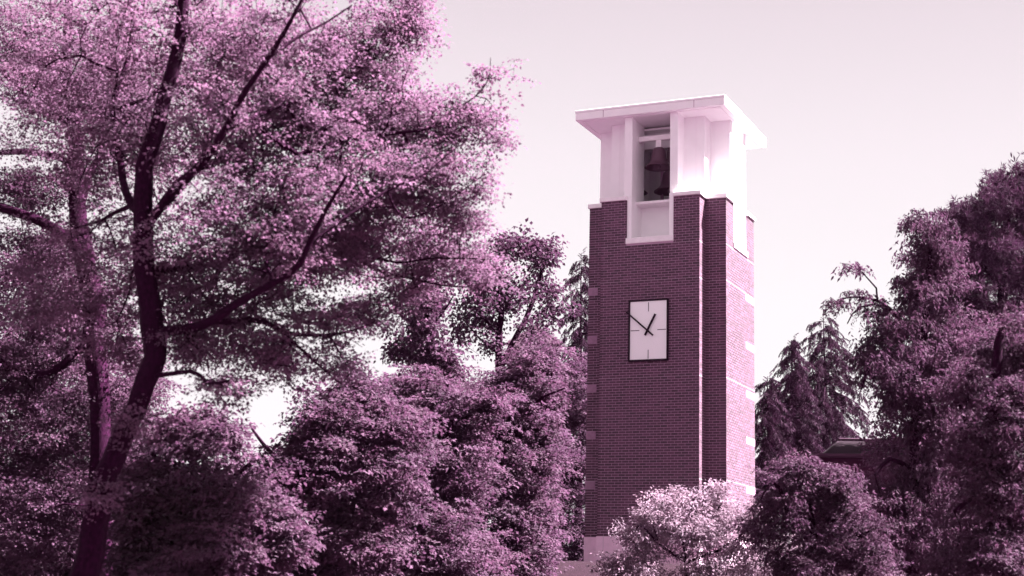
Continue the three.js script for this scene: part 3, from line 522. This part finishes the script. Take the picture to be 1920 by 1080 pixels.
    blobs: [[8.36,6.61,-1.55,1.06,0.91,1.4,120],[7.31,5.37,-1.29,1.07,1.07,1.4,130],[9.3,5.4,-1.97,1.21,1.21,1.6,150],[6.41,4.14,-1.11,0.77,0.92,1.2,80],[8.15,4.14,-1.45,1.37,1.37,1.8,200],[9.78,3.9,-2.41,1.07,1.52,1.6,150],[6.67,2.61,-1.12,1.22,1.22,1.6,150],[8.37,2.18,-1.55,1.52,1.37,1.8,200],[5.8,1.68,-0.83,0.92,1.07,1.3,100],[6.92,0.81,-1.12,1.52,1.07,1.7,180],[8.86,0.41,-1.77,1.67,1.06,1.8,190],[5.77,0.19,-0.82,1.22,0.92,1.4,120],[6.11,3.36,-0.97,0.58,0.69,0.9,50]] },
  left_far: {
    limbs: [[[-14.19,-1.7,10.8,0.18],[-14.38,1.1,10.89,0.17],[-14.5,3.25,10.94,0.15],[-14.72,5.0,11.03,0.12],[-14.88,6.78,11.11,0.08],[-14.96,8.14,11.15,0.04]],[[-14.5,2.96,10.94,0.07],[-13.68,4.49,10.24,0.06],[-13.01,5.6,9.61,0.04]],[[-14.55,3.54,10.96,0.07],[-15.97,4.72,11.27,0.06],[-16.8,5.64,11.32,0.04]]],
    blobs: [[-15.06,7.68,11.19,1.01,0.87,1.4,110],[-14.05,6.85,10.52,1.02,0.87,1.4,110],[-15.94,6.8,11.37,0.87,1.02,1.4,90],[-14.76,5.59,11.06,1.45,0.87,1.8,170],[-13.25,5.11,9.94,1.02,0.88,1.4,120],[-15.91,4.74,11.13,1.02,1.17,1.4,120],[-14.36,3.84,10.87,1.74,1.01,2,230],[-12.66,3.34,9.78,1.02,0.88,1.4,120],[-14.5,2.24,10.94,2.03,1.01,2,260],[-12.56,1.89,9.74,1.31,0.88,1.6,160],[-14.11,0.68,10.76,2.32,1.01,2,280],[-11.95,0.62,9.46,1.17,0.88,1.5,140],[-13.12,-0.42,10.32,2.9,0.72,2,220]] },
  behind_left: {
    limbs: [[[-4.45,-0.92,-2.36,0.1],[-4.45,1.08,-2.36,0.09],[-4.42,3.12,-2.37,0.07],[-4.39,4.85,-2.39,0.05],[-4.38,6.24,-2.39,0.03]],[[-4.47,2.1,-2.35,0.04],[-3.97,3.5,-2.8,0.035],[-3.79,4.55,-2.99,0.02]]],
    blobs: [[-4.26,6.25,-2.45,0.69,0.78,1.1,75],[-3.88,5.05,-2.73,0.69,1.04,1.2,95],[-4.58,4.51,-2.41,0.69,0.86,1.1,75],[-3.81,3.14,-2.65,0.78,1.21,1.3,120],[-4.51,2.44,-2.33,0.86,1.03,1.3,110],[-3.86,1.27,-2.62,0.86,1.03,1.3,190],[-4.31,0.25,-2.42,1.03,0.6,1.3,150],[-3.77,0.35,-2.67,0.52,0.52,1,80]] },
  fork: {
    limbs: [[[-2.04,-1.37,7.52,0.13],[-2.09,1.99,7.55,0.12],[-2.14,3.92,7.57,0.105],[-2.19,4.76,7.59,0.1],[-2.23,5.6,7.61,0.085],[-2.2,6.46,7.6,0.07],[-2.25,7.31,7.62,0.05],[-2.11,8.04,7.55,0.035],[-1.97,8.48,7.49,0.02]],[[-2.14,4.9,7.57,0.08],[-1.98,5.65,7.28,0.075],[-1.78,6.26,6.97,0.068],[-1.64,7.03,6.69,0.06],[-1.54,7.56,6.53,0.05],[-1.42,8.25,6.37,0.035],[-1.33,8.69,6.22,0.02]],[[-1.78,6.26,6.97,0.03],[-1.35,6.36,7.1,0.025],[-1.05,6.56,7.08,0.015]],[[-1.57,7.41,6.54,0.03],[-1.35,7.17,6.22,0.025],[-1.16,7.12,6.03,0.015]],[[-2.22,5.74,7.6,0.035],[-2.52,6.18,8.07,0.03],[-2.75,6.34,8.39,0.02]],[[-2.23,5.32,7.61,0.035],[-2.76,5.64,7.52,0.03],[-3.31,6.23,7.54,0.02]],[[-2.21,6.74,7.6,0.03],[-2.42,7.24,8.02,0.025],[-2.66,7.62,8.35,0.018]],[[-1.54,7.56,6.53,0.025],[-1.67,8.03,6.8,0.02],[-1.76,8.37,6.96,0.012]]],
    blobs: [[-2.18,8.04,7.58,0.76,0.48,0.9,62],[-2.55,7.53,8.08,0.62,0.41,0.8,48],[-1.82,7.92,6.98,0.63,0.49,0.8,50],[-1.39,8.25,6.35,0.35,0.35,0.6,24],[-2.64,6.69,8.01,0.69,0.55,0.9,62],[-2.08,6.81,7.21,0.63,0.56,0.8,52],[-1.33,7.13,6.44,0.42,0.31,0.6,26],[-1.18,6.51,6.59,0.49,0.31,0.6,24],[-3.05,6.04,7.76,0.55,0.49,0.7,42],[-2.44,5.6,7.7,0.55,0.34,0.7,26],[-1.5,5.94,7.06,0.42,0.42,0.7,24],[-1.68,5.09,7.14,0.55,0.42,0.8,35]] },
  slim: {
    limbs: [[[-2.03,-1.37,10.81,0.12],[-2.17,1.73,10.87,0.11],[-2.27,3.52,10.92,0.1],[-2.35,4.55,10.95,0.085],[-2.5,5.33,11.02,0.07],[-2.55,5.99,11.04,0.055],[-2.49,6.65,11.02,0.035]],[[-2.4,4.81,10.97,0.03],[-2.84,5.24,10.84,0.025],[-3.19,5.67,10.78,0.015]],[[-2.5,5.46,11.02,0.03],[-2.06,5.81,11.15,0.025],[-1.81,6.1,11.25,0.015]]],
    blobs: [[-2.6,5.59,11.06,0.45,0.64,0.7,80],[-2.46,4.81,11.0,0.38,0.7,0.7,85],[-2.85,4.96,10.96,0.32,0.51,0.6,42],[-2.45,6.39,11.0,0.45,0.45,0.7,55],[-2.31,4.18,10.82,0.51,0.45,0.7,60],[-3.11,6.03,10.96,0.36,0.28,0.5,26],[-3.32,4.82,11.17,0.41,0.38,0.6,26],[-1.89,4.4,10.96,0.38,0.38,0.6,30]] },
  weeping: {
    limbs: [[[9.26,-1.56,13.4,0.12],[9.27,-0.37,13.4,0.115],[9.28,0.95,13.39,0.11],[9.35,2.29,13.36,0.1],[9.46,3.54,13.31,0.09],[9.58,4.61,13.26,0.075],[9.68,5.58,13.21,0.055],[9.74,6.34,13.18,0.03]],[[9.56,4.34,13.27,0.055],[9.19,4.53,13.65,0.05],[8.9,4.85,14.0,0.032],[8.47,4.92,14.41,0.02],[8.16,4.82,14.66,0.013],[7.96,4.56,14.87,0.007]],[[8.9,4.85,14.0,0.022],[8.81,5.12,14.15,0.017],[8.59,5.41,14.36,0.012],[8.38,5.53,14.56,0.008],[8.22,5.56,14.64,0.005]],[[9.24,4.45,13.63,0.045],[8.78,4.89,13.62,0.028],[8.31,4.83,13.61,0.019],[8.12,4.54,13.59,0.012]],[[9.44,3.33,13.32,0.05],[9.02,3.68,13.95,0.045],[8.68,3.53,14.32,0.03],[8.56,3.1,14.49,0.018]],[[9.38,2.7,13.35,0.05],[9.85,3.6,12.81,0.045],[10.21,3.75,12.42,0.03],[10.38,3.23,12.24,0.015]],[[9.3,1.46,13.38,0.05],[8.98,1.82,13.96,0.045],[8.74,1.49,14.29,0.025]],[[9.29,1.05,13.39,0.05],[9.79,1.66,13.38,0.045],[10.18,1.45,13.42,0.025]]],
    blobs: [[9.51,6.5,13.29,0.29,0.23,0.4,28],[9.77,6.12,13.17,0.47,0.47,0.8,95],[9.97,5.63,12.86,0.42,0.52,0.8,90],[9.53,5.23,13.39,0.36,0.52,0.7,75],[9.11,4.27,13.8,0.51,0.36,0.8,95],[8.85,3.66,14.13,0.49,0.46,0.8,110],[9.72,4.63,13.08,0.62,0.62,0.9,130],[9.46,3.72,13.53,0.62,0.57,0.9,130],[10.16,4.14,12.67,0.57,0.63,0.9,120],[9.86,3.16,12.91,0.73,0.68,1,160],[9.54,2.6,13.27,0.47,0.62,0.8,100],[9.2,3.06,13.87,0.46,0.41,0.7,80],[9.86,1.99,13.13,0.62,0.72,0.9,140],[9.41,1.44,13.55,0.41,0.62,0.7,85],[10.04,0.85,13.27,0.62,0.72,0.9,130],[9.23,0.52,13.85,0.46,0.61,0.8,100],[9.62,0.03,13.57,0.72,0.61,0.9,130],[8.9,1.2,14.11,0.31,0.36,0.5,40],[8.43,4.88,14.43,0.46,0.09,0.2,9],[8.53,5.41,14.39,0.3,0.09,0.2,6],[8.16,4.7,14.66,0.25,0.14,0.2,6],[8.72,4.65,13.86,0.41,0.14,0.3,14]] },
  right_near: {
    limbs: [[[11.36,-2.24,17.94,0.14],[11.39,-0.43,17.92,0.13],[11.38,1.09,17.93,0.12],[11.37,2.3,17.93,0.1],[11.47,3.18,17.89,0.08],[11.6,3.72,17.83,0.05]],[[11.38,1.43,17.93,0.06],[11.07,1.91,18.4,0.05],[10.95,2.22,18.67,0.03]],[[11.38,1.95,17.93,0.06],[11.73,2.53,17.44,0.05],[12.04,2.74,17.09,0.03]],[[11.4,0.66,17.92,0.05],[11.13,0.8,18.48,0.045],[10.84,0.53,18.83,0.03]]],
    blobs: [[11.55,3.36,17.85,0.52,0.43,1,130],[11.92,3.05,17.47,0.52,0.52,1,130],[11.24,2.62,18.21,0.51,0.47,1,130],[11.69,2.29,17.9,0.6,0.52,1.1,170],[11.22,1.65,18.33,0.55,0.51,1,150],[11.79,1.46,17.64,0.52,0.61,1.1,160],[11.35,0.81,18.27,0.64,0.55,1.1,180],[11.84,0.42,17.72,0.52,0.6,1,150],[11.26,-0.03,18.42,0.68,0.51,1.1,180],[10.71,-0.29,18.67,0.42,0.34,0.7,70],[11.76,-0.26,17.98,0.51,0.43,1,110]] },
  shrub: {
    limbs: [[[8.17,-1.55,16.85,0.09],[8.18,-0.46,16.85,0.08],[8.15,0.18,16.86,0.06],[8.11,0.73,16.88,0.045],[8.03,1.19,16.91,0.025]],[[8.16,-0.01,16.86,0.05],[7.84,0.61,17.33,0.04],[7.69,1.09,17.62,0.03],[7.57,0.99,17.78,0.022],[7.47,0.78,17.83,0.012]],[[8.17,0.09,16.85,0.05],[8.67,0.64,16.85,0.04],[8.84,0.91,16.99,0.025]],[[8.19,-0.28,16.85,0.05],[8.68,0.09,16.95,0.04],[9.23,0.36,16.93,0.025]]],
    blobs: [[7.95,1.27,17.17,0.42,0.26,0.6,85],[8.2,1.1,16.84,0.56,0.38,0.8,140],[7.7,0.87,17.5,0.3,0.32,0.6,70],[8.59,0.91,16.89,0.42,0.37,0.7,110],[8.85,0.55,16.87,0.42,0.37,0.7,100],[7.84,0.34,17.33,0.56,0.42,0.8,140],[8.54,0.26,17.13,0.74,0.46,0.9,190],[9.12,0.09,16.86,0.37,0.51,0.7,110],[8.72,-0.28,17.16,0.74,0.37,0.9,150],[8.05,-0.26,17.45,0.65,0.37,0.9,140],[8.66,1.34,16.74,0.26,0.17,0.4,32]] },
  pale_bush: {
    limbs: [[[2.9,-1.23,7.49,0.07],[2.88,-0.41,7.5,0.06],[2.84,0.16,7.52,0.05],[2.72,0.79,7.57,0.035],[2.54,1.3,7.65,0.018]],[[2.88,-0.09,7.5,0.04],[2.31,0.39,7.97,0.03],[1.93,0.82,8.26,0.02],[1.76,0.5,8.33,0.01]],[[2.85,0.29,7.51,0.04],[3.31,0.95,7.09,0.03],[3.58,1.48,6.85,0.018]],[[2.88,-0.09,7.5,0.04],[3.9,0.43,7.26,0.03],[4.4,0.95,7.15,0.018]],[[2.78,0.67,7.54,0.02],[3.02,1.45,7.44,0.014],[3.13,1.81,7.39,0.008],[3.01,1.91,7.44,0.005]],[[2.6,1.05,7.63,0.02],[2.24,1.49,7.79,0.012],[2.16,1.66,7.82,0.006]],[[3.02,0.87,7.44,0.02],[3.25,1.59,7.23,0.012],[3.2,1.82,7.25,0.006]],[[2.33,0.39,7.97,0.02],[2.04,1.28,8.1,0.012],[1.92,1.4,8.15,0.006]]],
    blobs: [[2.9,0.99,7.49,0.92,0.52,0.9,230],[2.37,1.09,7.95,0.52,0.39,0.6,95],[3.43,1.15,7.03,0.66,0.55,0.7,150],[2.07,1.09,8.08,0.26,0.29,0.4,34],[3.37,1.67,7.06,0.32,0.26,0.4,30],[2.66,1.57,7.6,0.46,0.24,0.5,40],[3.12,1.58,7.34,0.18,0.18,0.3,14],[1.82,0.63,8.31,0.44,0.31,0.5,64],[3.31,0.42,7.52,1.17,0.59,0.9,240],[4.14,0.7,7.15,0.65,0.72,0.8,150],[1.82,0.06,8.31,0.59,0.33,0.6,85],[1.51,-0.25,8.56,0.58,0.18,0.5,60],[4.51,0.07,7.09,0.78,0.52,0.8,120],[3.61,-0.15,7.61,1.04,0.32,0.8,140],[2.17,0.51,8.15,0.52,0.29,0.5,60],[2.01,-0.26,8.44,0.78,0.26,0.6,70],[5.15,0.33,7.03,0.78,0.52,0.8,110],[4.63,1.15,7.04,0.44,0.39,0.5,50],[5.52,-0.16,6.97,0.9,0.32,0.8,90],[2.31,1.48,7.87,0.18,0.21,0.25,10],[3.61,1.84,6.95,0.16,0.21,0.25,9],[1.95,1.34,8.14,0.13,0.21,0.2,8],[1.39,-0.02,8.61,0.52,0.16,0.4,26]] },
  pine: {
    limbs: [[[8.52,-0.56,-8.2,0.24],[8.62,3.15,-8.24,0.22],[8.67,6.62,-8.27,0.19],[8.69,9.1,-8.28,0.16],[8.82,11.09,-8.34,0.12],[9.04,12.38,-8.44,0.08],[9.24,13.31,-8.52,0.05]],[[8.71,7.68,-8.28,0.07],[7.94,8.62,-7.39,0.06],[7.2,8.9,-6.73,0.04],[6.76,8.67,-6.31,0.025]],[[8.72,9.1,-8.29,0.07],[7.98,10.43,-7.52,0.06],[7.39,11.08,-7.03,0.04]],[[8.78,9.82,-8.32,0.06],[9.51,10.84,-9.09,0.05],[10.17,11.46,-9.6,0.03]],[[8.73,8.39,-8.29,0.06],[9.55,9.0,-8.01,0.05],[10.22,9.34,-8.09,0.03]]],
    blobs: [[9.21,12.57,-8.51,1.03,0.83,1.6,130],[8.51,11.89,-7.76,0.86,0.68,1.4,110],[7.55,11.47,-7.21,0.68,0.65,1.1,80],[9.54,11.58,-9.1,1.04,0.96,1.8,130],[8.32,10.6,-7.56,1.19,0.85,1.7,150],[7.37,10.19,-7.02,0.94,0.77,1.4,110],[9.06,9.79,-8.22,1.37,0.94,2,170],[6.75,8.86,-6.41,0.81,0.68,1.2,80],[7.66,8.75,-7.04,1.1,0.85,1.6,130],[9.03,8.32,-7.99,1.37,0.94,2,160],[9.99,9.9,-9.08,1.04,1.38,1.8,120],[8.05,7.41,-7.55,1.37,0.86,1.8,120],[9.79,13.19,-8.99,0.69,0.52,1.1,55]] }
};
const CONIFERS = {spruce_a:{x:-0.24,z:-21.8,top:11.41,low:4.26,half:2.96},spruce_b:{x:1.39,z:-9.38,top:8.32,low:3.28,half:1.49},spruce_c:{x:-9.87,z:-17.47,top:13.98,low:4.9,half:2.39},spruce_d:{x:1.12,z:-7.06,top:6.71,low:3.11,half:1.08}};

const stats = {};
const say = (k, t) => { stats[k] = t.places; return t.root; };
const mapleLeaves = [layeredSpray(11, 56, 0.30, 0.047), layeredSpray(12, 70, 0.38, 0.044), layeredSpray(13, 42, 0.24, 0.05)];
const underLeaves = [layeredSpray(21, 70, 0.38, 0.078, 0.62), layeredSpray(22, 84, 0.46, 0.072, 0.62), layeredSpray(23, 56, 0.30, 0.08, 0.62)];
const smallLeaves = [broadCluster(31, 16, 0.24, 0.10, 0.7, 0.8)];
const weepLeaves = [layeredSpray(48, 63, 0.28, 0.07, 0.42), hangingCluster(41, 63, 0.24, 0.082, 0.38, 0.95), hangingCluster(42, 77, 0.3, 0.078, 0.38, 0.8)];
const domeLeaves = [layeredSpray(45, 70, 0.30, 0.07, 0.42), layeredSpray(46, 84, 0.36, 0.066, 0.42), hangingCluster(47, 49, 0.22, 0.08, 0.38, 0.9)];
const paleLeaves = [broadCluster(51, 20, 0.17, 0.085, 0.42, 0.5), broadCluster(52, 20, 0.15, 0.08, 0.42, 0.5)];
const pineTufts = [tuftCluster(61, 8, 0.36, 0.032)];

say('maple', growTree('broadleaf_tree', 'large spreading tree with a leaning trunk and long limbs reaching towards the tower', 'tree', TREES.maple, { seed: 101, density: 0.8, bare: 0.1, tip: 0.0075, pipe: 2.15, vary: 0.35, behind: 0.5, leaves: mapleLeaves, material: M.leafMaple, per: 1, along: 0.25, gap: 0.2, gapScale: 1.7, step: 0.24 }));
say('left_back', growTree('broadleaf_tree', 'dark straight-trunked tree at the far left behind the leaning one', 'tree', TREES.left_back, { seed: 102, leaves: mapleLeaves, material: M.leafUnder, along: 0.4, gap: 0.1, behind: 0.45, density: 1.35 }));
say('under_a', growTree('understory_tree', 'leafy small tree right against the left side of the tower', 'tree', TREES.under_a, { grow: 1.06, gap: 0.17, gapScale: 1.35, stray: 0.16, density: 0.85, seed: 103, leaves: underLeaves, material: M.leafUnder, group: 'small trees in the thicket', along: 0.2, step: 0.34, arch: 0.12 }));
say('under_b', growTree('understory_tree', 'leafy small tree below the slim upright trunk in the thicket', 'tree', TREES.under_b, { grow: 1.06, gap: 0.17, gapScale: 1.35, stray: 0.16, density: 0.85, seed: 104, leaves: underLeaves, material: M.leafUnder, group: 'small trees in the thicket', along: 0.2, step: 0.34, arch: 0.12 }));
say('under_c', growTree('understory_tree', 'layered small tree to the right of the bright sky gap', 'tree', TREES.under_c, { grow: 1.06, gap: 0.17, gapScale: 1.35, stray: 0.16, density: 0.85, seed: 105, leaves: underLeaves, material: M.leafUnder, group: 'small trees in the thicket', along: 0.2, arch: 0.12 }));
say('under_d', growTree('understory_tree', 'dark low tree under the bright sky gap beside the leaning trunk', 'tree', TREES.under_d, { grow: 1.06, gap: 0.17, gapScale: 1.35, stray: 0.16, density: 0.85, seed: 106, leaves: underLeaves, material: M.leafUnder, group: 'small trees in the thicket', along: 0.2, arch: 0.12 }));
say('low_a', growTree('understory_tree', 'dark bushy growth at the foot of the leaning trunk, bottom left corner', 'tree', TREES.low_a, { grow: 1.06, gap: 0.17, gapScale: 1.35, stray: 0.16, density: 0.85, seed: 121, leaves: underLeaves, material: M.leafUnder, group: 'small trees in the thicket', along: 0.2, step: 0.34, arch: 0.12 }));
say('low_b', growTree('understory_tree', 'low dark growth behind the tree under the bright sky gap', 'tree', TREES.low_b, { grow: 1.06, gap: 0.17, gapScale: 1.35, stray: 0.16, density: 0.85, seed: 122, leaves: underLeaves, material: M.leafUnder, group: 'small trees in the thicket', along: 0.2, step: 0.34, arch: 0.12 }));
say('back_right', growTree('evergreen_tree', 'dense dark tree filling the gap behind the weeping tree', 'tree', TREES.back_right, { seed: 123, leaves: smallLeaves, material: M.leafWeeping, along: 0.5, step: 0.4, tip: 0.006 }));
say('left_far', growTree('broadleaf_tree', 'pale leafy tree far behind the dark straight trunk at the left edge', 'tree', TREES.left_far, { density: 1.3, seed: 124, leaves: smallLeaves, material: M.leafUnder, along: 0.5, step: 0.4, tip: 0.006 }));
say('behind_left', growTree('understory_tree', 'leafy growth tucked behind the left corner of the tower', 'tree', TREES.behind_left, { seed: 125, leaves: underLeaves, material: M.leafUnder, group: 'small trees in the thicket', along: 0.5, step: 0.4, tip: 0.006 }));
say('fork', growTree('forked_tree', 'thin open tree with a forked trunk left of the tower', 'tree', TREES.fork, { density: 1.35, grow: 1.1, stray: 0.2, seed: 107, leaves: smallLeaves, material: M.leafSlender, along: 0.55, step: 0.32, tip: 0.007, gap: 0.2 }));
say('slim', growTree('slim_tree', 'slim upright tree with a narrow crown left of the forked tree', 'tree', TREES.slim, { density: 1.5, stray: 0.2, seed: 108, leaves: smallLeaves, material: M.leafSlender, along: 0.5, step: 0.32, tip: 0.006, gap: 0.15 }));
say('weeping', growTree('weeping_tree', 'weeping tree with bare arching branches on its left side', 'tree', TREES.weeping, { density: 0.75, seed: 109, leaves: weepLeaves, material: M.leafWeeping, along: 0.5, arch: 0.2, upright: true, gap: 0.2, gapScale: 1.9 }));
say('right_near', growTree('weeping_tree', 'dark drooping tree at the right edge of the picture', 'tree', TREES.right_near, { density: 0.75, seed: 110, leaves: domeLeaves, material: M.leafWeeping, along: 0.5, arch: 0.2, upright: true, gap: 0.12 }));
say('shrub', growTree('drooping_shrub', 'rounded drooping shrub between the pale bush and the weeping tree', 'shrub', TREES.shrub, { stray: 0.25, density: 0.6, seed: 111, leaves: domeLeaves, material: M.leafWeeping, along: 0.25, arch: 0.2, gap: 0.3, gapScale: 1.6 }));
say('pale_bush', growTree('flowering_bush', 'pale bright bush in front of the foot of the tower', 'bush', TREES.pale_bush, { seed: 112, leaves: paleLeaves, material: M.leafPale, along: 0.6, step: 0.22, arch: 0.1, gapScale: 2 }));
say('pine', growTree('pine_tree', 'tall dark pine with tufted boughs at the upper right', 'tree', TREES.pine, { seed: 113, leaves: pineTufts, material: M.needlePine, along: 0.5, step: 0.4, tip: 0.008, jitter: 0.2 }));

// conifers with drooping boughs
function conifer(label, c, seed, n) {
  const r = rng(seed), gy = groundAt(c.x, c.z), root = thing('spruce_tree', label, 'tree', [c.x, gy, c.z], 'spruces beside the tower'), h = c.top - gy;
  mesh('trunk', tube([0, 0.25, 0.5, 0.75, 0.92, 1].map((t) => ({ p: V(0.06 * Math.sin(t * 5), h * t - 0.1, 0.05 * Math.cos(t * 4)), r: 0.16 * (1 - t) + 0.012 })), 9), M.bark, root);
  const tubes = [], places = [];
  const span = c.top - c.low;
  for (let i = 0; i < n; i++) {
    const t = Math.pow((i + 0.5 * r()) / n, 0.8), y = c.top - span * t * 1.05 - 0.1, a = i * 2.399 + r() * 0.7, L = c.half * (0.14 + 0.86 * Math.pow(t, 0.75)) * (0.55 + 0.7 * r()), dx = Math.cos(a), dz = Math.sin(a), path = [];
    const m = Math.max(3, Math.round(L / 0.22));
    for (let k = 0; k <= m; k++) {
      const s = k / m, p = V(dx * L * s, y - gy + L * (0.30 * s - 0.75 * s * s) * (0.5 + 0.7 * t), dz * L * s); path.push({ p, r: 0.03 * (1 - s) * (0.5 + t) + 0.006 });
      if (s > 0.1) for (let q = 0; q < 3; q++) places.push({ p: p.clone().add(root.position).add(onSphere(r).multiplyScalar(0.05)), s: 0.55 + 0.55 * r(), ry: -a + (r() - 0.5) * 2.1, rx: (r() - 0.5) * 0.6, rz: -0.3 - 0.9 * r() });
    }
    tubes.push(tube(path, 3));
  }
  for (let k = 0; k < 5; k++) places.push({ p: V(c.x, c.top - 0.12 * k, c.z), s: 0.45, ry: k * 1.3, rx: 0, rz: 0.9 });
  mesh('boughs', mergeGeometries(tubes), M.bark, root).userData.kind = 'stuff';
  crownOf(root, 'needles', sprayCluster(seed + 1, 0.52, 0.036), M.needle, places, r);
  stats['spruce' + seed] = places.length; return root;
}
conifer('dark spruce with drooping boughs, tallest right of the tower', CONIFERS.spruce_a, 201, 110);
conifer('second spruce, nearer the tower than the tallest one', CONIFERS.spruce_b, 202, 80);
conifer('drooping spruce showing behind the left edge of the tower', CONIFERS.spruce_c, 203, 90);
conifer('small spruce closest to the right edge of the tower', CONIFERS.spruce_d, 204, 44);

// ---------------------------------------------------------------- houses glimpsed behind the trees
function gable(w, h, d) { const s = new THREE.Shape(); s.moveTo(-w, 0); s.lineTo(w, 0); s.lineTo(0, h); s.closePath(); const g = new THREE.ExtrudeGeometry(s, { depth: d, bevelEnabled: false }); return metreUV(g); }
{
  const b = thing('brick_house', 'dark house with a grey hipped roof half hidden behind the right-hand trees', 'house', [HOUSE[0], 0, HOUSE[2]]); b.rotation.y = 0.36;
  const E = HOUSE[1];
  mesh('wall', box(0.15, 7, -0.2, E, -4.4, -0.3), M.houseWall, b);
  mesh('eave', chamferBox(-0.05, 7.3, E, E + 0.11, -4.7, 0, 0.02), M.houseTrim, b);
  const hip = new THREE.BufferGeometry(), x0 = 0.72, x1 = 6.9, z0 = -4.4, z1 = -0.2, y = E + 0.11, t = 0.66, zr = (z0 + z1) / 2;
  const c = [[x0, y, z1], [x1, y, z1], [x1, y, z0], [x0, y, z0], [x0 + 0.75, y + t, zr], [x1 - 0.75, y + t, zr]];
  const tri = [[0, 1, 5], [0, 5, 4], [1, 2, 5], [2, 3, 4], [2, 4, 5], [3, 0, 4], [0, 3, 2], [0, 2, 1]];
  hip.setAttribute('position', new THREE.Float32BufferAttribute(tri.flat().flatMap((i) => c[i]), 3)); hip.computeVertexNormals(); metreUV(hip);
  const rf = mesh('roof', hip, M.roofing, b);
  mesh('ridge_cap', chamferBox(x0 + 0.75, x1 - 0.75, y + t - 0.03, y + t + 0.07, zr - 0.09, zr + 0.09, 0.02), M.houseTrim, rf);
  for (const x of [1.1, 3.0, 4.9]) { const w = mesh('window', box(x, x + 0.9, 1.5, 2.8, -0.32, -0.26), M.houseTrim, b); mesh('pane', box(x + 0.07, x + 0.83, 1.57, 2.73, -0.27, -0.255), M.glass, w); }
}
{
  const b = thing('gabled_hall', 'pale gabled building far behind the forked tree, only its peak showing', 'building', [-29.1, 0, -57.1]); b.rotation.y = 0.42;
  mesh('wall', box(-1.75, 1.75, -0.2, 17.1, -9, 0), M.paleWall, b);
  const g = gable(1.75, 1.12, 9); g.translate(0, 17.1, -9); mesh('gable', g, M.paleWall, b);
  for (const s of [-1, 1]) { const r = box(0, 2.3, 0, 0.09, -9.2, 0.18); r.rotateZ(-0.567); if (s < 0) r.scale(-1, 1, 1), r.index.array.reverse(); r.translate(0, 18.24, 0); mesh('roof', r, M.paleWall, b); }
}
scene.fog = new THREE.FogExp2(new THREE.Color().setRGB(0.95, 0.4, 0.86), 0.00005);
console.log(JSON.stringify(stats));
renderer.render(scene, camera);
